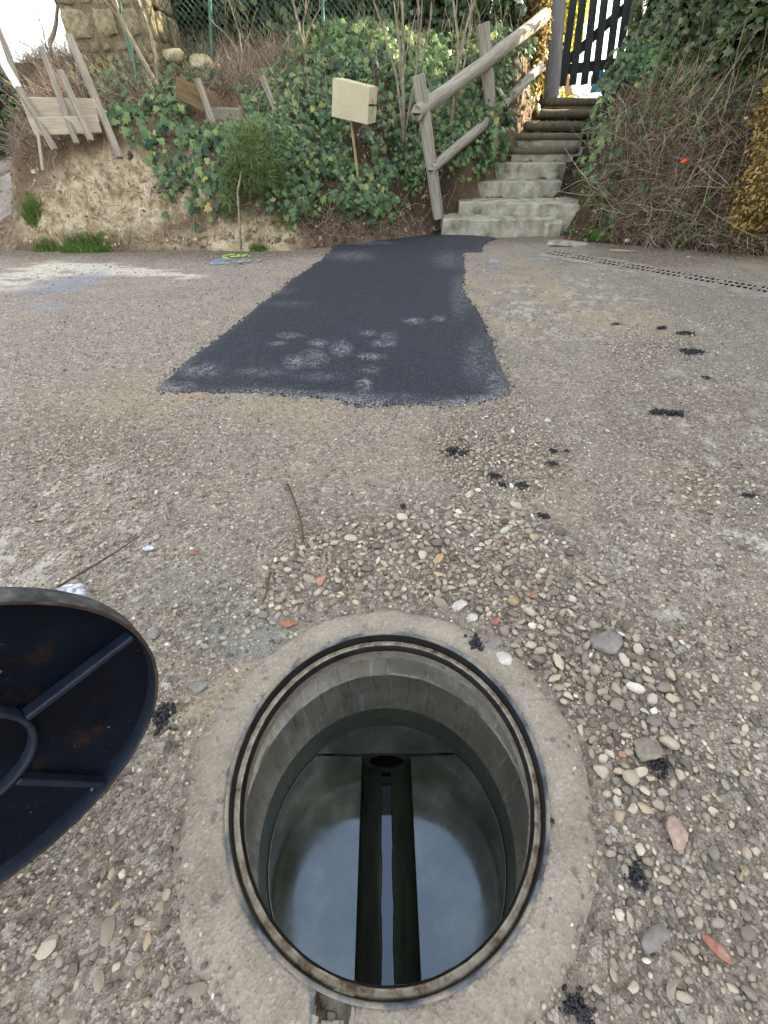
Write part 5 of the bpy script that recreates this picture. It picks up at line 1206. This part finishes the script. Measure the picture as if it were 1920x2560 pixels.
branch('twig', [gnd(143, 1468, .03), gnd(215, 1425, .03), gnd(290, 1380, .022), gnd(352, 1338, .02)], .0036, 'long straight brown twig rising from behind the manhole cover')
branch('twig', [gnd(718, 1210, .008), gnd(735, 1250, .014), gnd(752, 1300, .012), gnd(757, 1352, .008)], .0050, 'curved brown twig on the bare dirt left of the gravel')
branch('twig', [gnd(413, 1255, .008), gnd(424, 1295, .010)], .0075, 'short thick grey twig on the left dirt', mat='bark')
branch('twig', [gnd(676, 1430, .02), gnd(666, 1480, .022), gnd(655, 1512, .018)], .0035, 'small brown twig between the mortar heap and the gravel')
A = gnd(1630, 1028, .012); B = gnd(1704, 1034, .012); n_ = 90; tt = rng.random(n_)[:, None]
P_ = np.array([A])+(np.array([B])-np.array([A]))*tt+rng.normal(0, .006, (n_, 3))
tag(join_scatter('tar_stick', [(peb1[3], P_, rotmats(rng.normal(0, 1, (n_, 3)), rng.uniform(0, 6, n_)), np.repeat(rng.uniform(.005, .015, n_)[:, None], 3, 1))], M['tar'], None, True), 'black tarry stick lying on the right side of the road', 'stick')
branch('twig', [gnd(297, 2255, .01), gnd(285, 2270, .012)], .006, 'short pale brown twig bit at the lower left', mat='stickwood')
branch('twig', [gnd(1862, 2165, .01), gnd(1850, 2200, .012)], .003, 'tiny straw at the lower right', mat='stickwood')
branch('twig', [gnd(1525, 625, .02), gnd(1600, 628, .02)], .008, 'pale straight stick along the foot of the right bank', mat='stickwood')
# crumpled clear plastic behind the cover
V_, F_ = rockmesh('pl', 9, .7, 4, .3, 1.2, .8); nzv = fbm(V_[:, 0]*4+V_[:, 2]*2, V_[:, 1]*4, 2, 3, 5); V_ = V_*(1+(nzv[:, None]-.5)*.35)
g_ = gnd(193, 1500); o = link('plastic_wrap', npmesh('plastic_wrap', V_*.055, F_), M['plastic'], None, smooth=True); o.location = (g_.x, g_.y, .035); tag(o, 'crumpled cloudy plastic poking out behind the manhole cover', 'plastic wrap')
# broken shard on the dirt
V_, F_ = rockmesh('sh', 19, .35, 2, .3, 1.3, .7); g_ = gnd(372, 1375); o = link('glass_shard', npmesh('glass_shard', V_*.022, F_), M['plastic'], None, smooth=False); o.location = (g_.x, g_.y, .01); tag(o, 'pale dark-edged shard lying at the end of the long twig', 'shard')
# small litter on the bank
g_ = at(1710, 402, 6.15); V_, F_ = rockmesh('rd', 29, .5, 2, .3, 1.3, .8); o = link('red_litter', npmesh('red_litter', V_*.038, F_), M['red'], None, smooth=True); zz = float(bank_z(g_.x, 6.55)); o.location = at(1710, 402, 6.2); o.rotation_euler = (.3, -.4, .2); tag(o, 'scrap of bright red plastic caught in the brambles', 'litter')
g_ = gnd(1568, 602, .03); V_, F_ = rockmesh('wb', 31, .9, 2, .04); o = link('white_ball', npmesh('white_ball', V_*.032, F_), M['white'], None, smooth=True); o.location = g_; tag(o, 'small white ball lying at the foot of the right bank', 'ball')
V_, F_ = rockmesh('fs', 33, .22, 3, .25, 1.5, .7); g_ = gnd(1425, 612); o = link('flat_stone', npmesh('flat_stone', V_*.24, F_), M['stepstone'], None, smooth=True); o.location = (g_.x, g_.y+.05, .0); tag(o, 'flat pale half-buried slab between the lowest step and the drain grate', 'stone')
for (a, b, r_, lab) in [(505, 158, .16, 'pale round boulder right of the stone pillar'), (435, 140, .14, 'grey boulder touching the right side of the stone pillar')]:
    V_, F_ = rockmesh('bd', int(a), .7, 3, .2); o = link('boulder', npmesh('boulder', V_*r_, F_), M['pillar'], None, smooth=True); o.location = at(a, b, 8.2); tag(o, lab, 'boulder')

# ------------------------------------------------------------------ spray paint marks
def strokes(name, lines, wd, mat, label):
    b = MB()
    for ln in lines:
        P_ = [gnd(*p) for p in ln]; 
        for i in range(len(P_)-1):
            p, q_ = P_[i], P_[i+1]; d = (q_-p); 
            if d.length < 1e-6: continue
            d.normalize(); s = Vector((-d.y, d.x, 0))*wd/2; z = Vector((0, 0, .006+.002)); p = p-d*wd*.3; q_ = q_+d*wd*.3
            b.add([p-s+z, q_-s*.8+z, q_+s*.8+z, p+s+z, p-s+z*0, q_-s*.8+z*0, q_+s*.8+z*0, p+s+z*0], [(0, 1, 2, 3), (4, 5, 1, 0), (7, 3, 2, 6)])
    return tag(b.build(name, M[mat], None), label, 'paint mark')
strokes('green_paint_mark', [[(585, 637), (570, 638), (559, 641), (559, 644), (568, 645)], [(578, 643), (590, 642), (599, 637), (596, 644)], [(580, 642), (596, 641)], [(603, 642), (612, 638), (617, 637), (610, 641), (604, 642)], [(622, 642), (624, 641)]], .022, 'spray_green', 'yellow-green sprayed letters on the wet road edge at the left')
strokes('blue_paint_mark', [[(526, 661), (538, 654), (547, 650), (560, 649), (575, 648)], [(540, 656), (562, 655)], [(526, 661), (545, 660), (560, 659)], [(566, 658), (572, 658)], [(583, 655), (590, 654)], [(598, 655), (601, 658), (609, 652)], [(620, 655), (628, 651)], [(645, 655), (654, 649)]], .022, 'spray_blue', 'blue sprayed scribble just below the yellow-green letters')
strokes('blue_paint_mark', [[(1220, 654), (1236, 652), (1250, 654)], [(1224, 656), (1248, 655)]], .025, 'spray_blue', 'short blue dash right of the asphalt')
strokes('blue_paint_mark', [[(1322, 649), (1345, 648), (1374, 649)]], .022, 'spray_blue', 'long blue dash just left of the drain grate')

# ------------------------------------------------------------------ leaves and soil on the steps
gs = np.random.default_rng(505); Pl = []
for i, (xl, xr, yt, Yf, bulge) in enumerate(ST):
    A = at(xl, yt, Yf); B = at(xr, yt, Yf); nY = ST[i+1][3] if i < 8 else 10.4; m_ = 90 if i < 4 else 60
    u = gs.random(m_)**1.8; u = np.where(gs.random(m_) < .3, 1-u, u)
    Pl.append(np.stack([A.x+.03+(B.x-A.x-.06)*u, Yf+.05+(nY-Yf-.08)*gs.random(m_)**.6, np.full(m_, tops[i]+.012)], 1))
Pl = np.concatenate(Pl); N = len(Pl)
o = scatter('step_litter', SIMP, Pl, rotmats(np.stack([gs.normal(0, .25, N), gs.normal(0, .25, N), np.ones(N)], 1), gs.uniform(0, 6.28, N)), gs.uniform(.015, .045, N), M['litter']); tag(o, 'brown leaves scattered over the treads of the garden steps', 'fallen leaves', kind='stuff')

# ------------------------------------------------------------------ clods and crumbled clay on the bank foot
gk = np.random.default_rng(606); xk, yk, zk = bank_points(60000, 607); a, b, c = proj(xk, yk, zk)
inclay = inpoly(a, b, [(90, 370), (330, 400), (540, 470), (720, 560), (720, 612), (60, 612)])
low = (yk-base_line(xk) < .45)
for nm_, sel, mt, lab in (('clay_clods', inclay & (gk.random(len(xk)) < .42), 'clod_pale', 'crumbled lumps of pale clay stuck on the bare bank face'), ('soil_clods', low & ~inclay & (xk > -4.4) & (gk.random(len(xk)) < .30), 'clod_dark', 'dark crumbs of earth along the foot of the bank')):
    k = np.nonzero(sel)[0]; n_ = len(k); nr = bnormal(xk[k], yk[k]); sz_ = gk.random(n_)**4*.035+.006
    P_ = np.stack([xk[k], yk[k], zk[k]], 1)-nr*(sz_*.12)[:, None]
    parts = [(peb1[q], P_[q::8], rotmats(nr[q::8]+gk.normal(0, .4, (len(P_[q::8]), 3)), gk.uniform(0, 6, len(P_[q::8]))), np.repeat(sz_[q::8][:, None], 3, 1)) for q in range(8)]
    tag(join_scatter(nm_, parts, M[mt], None, False), lab, 'clods', kind='stuff')
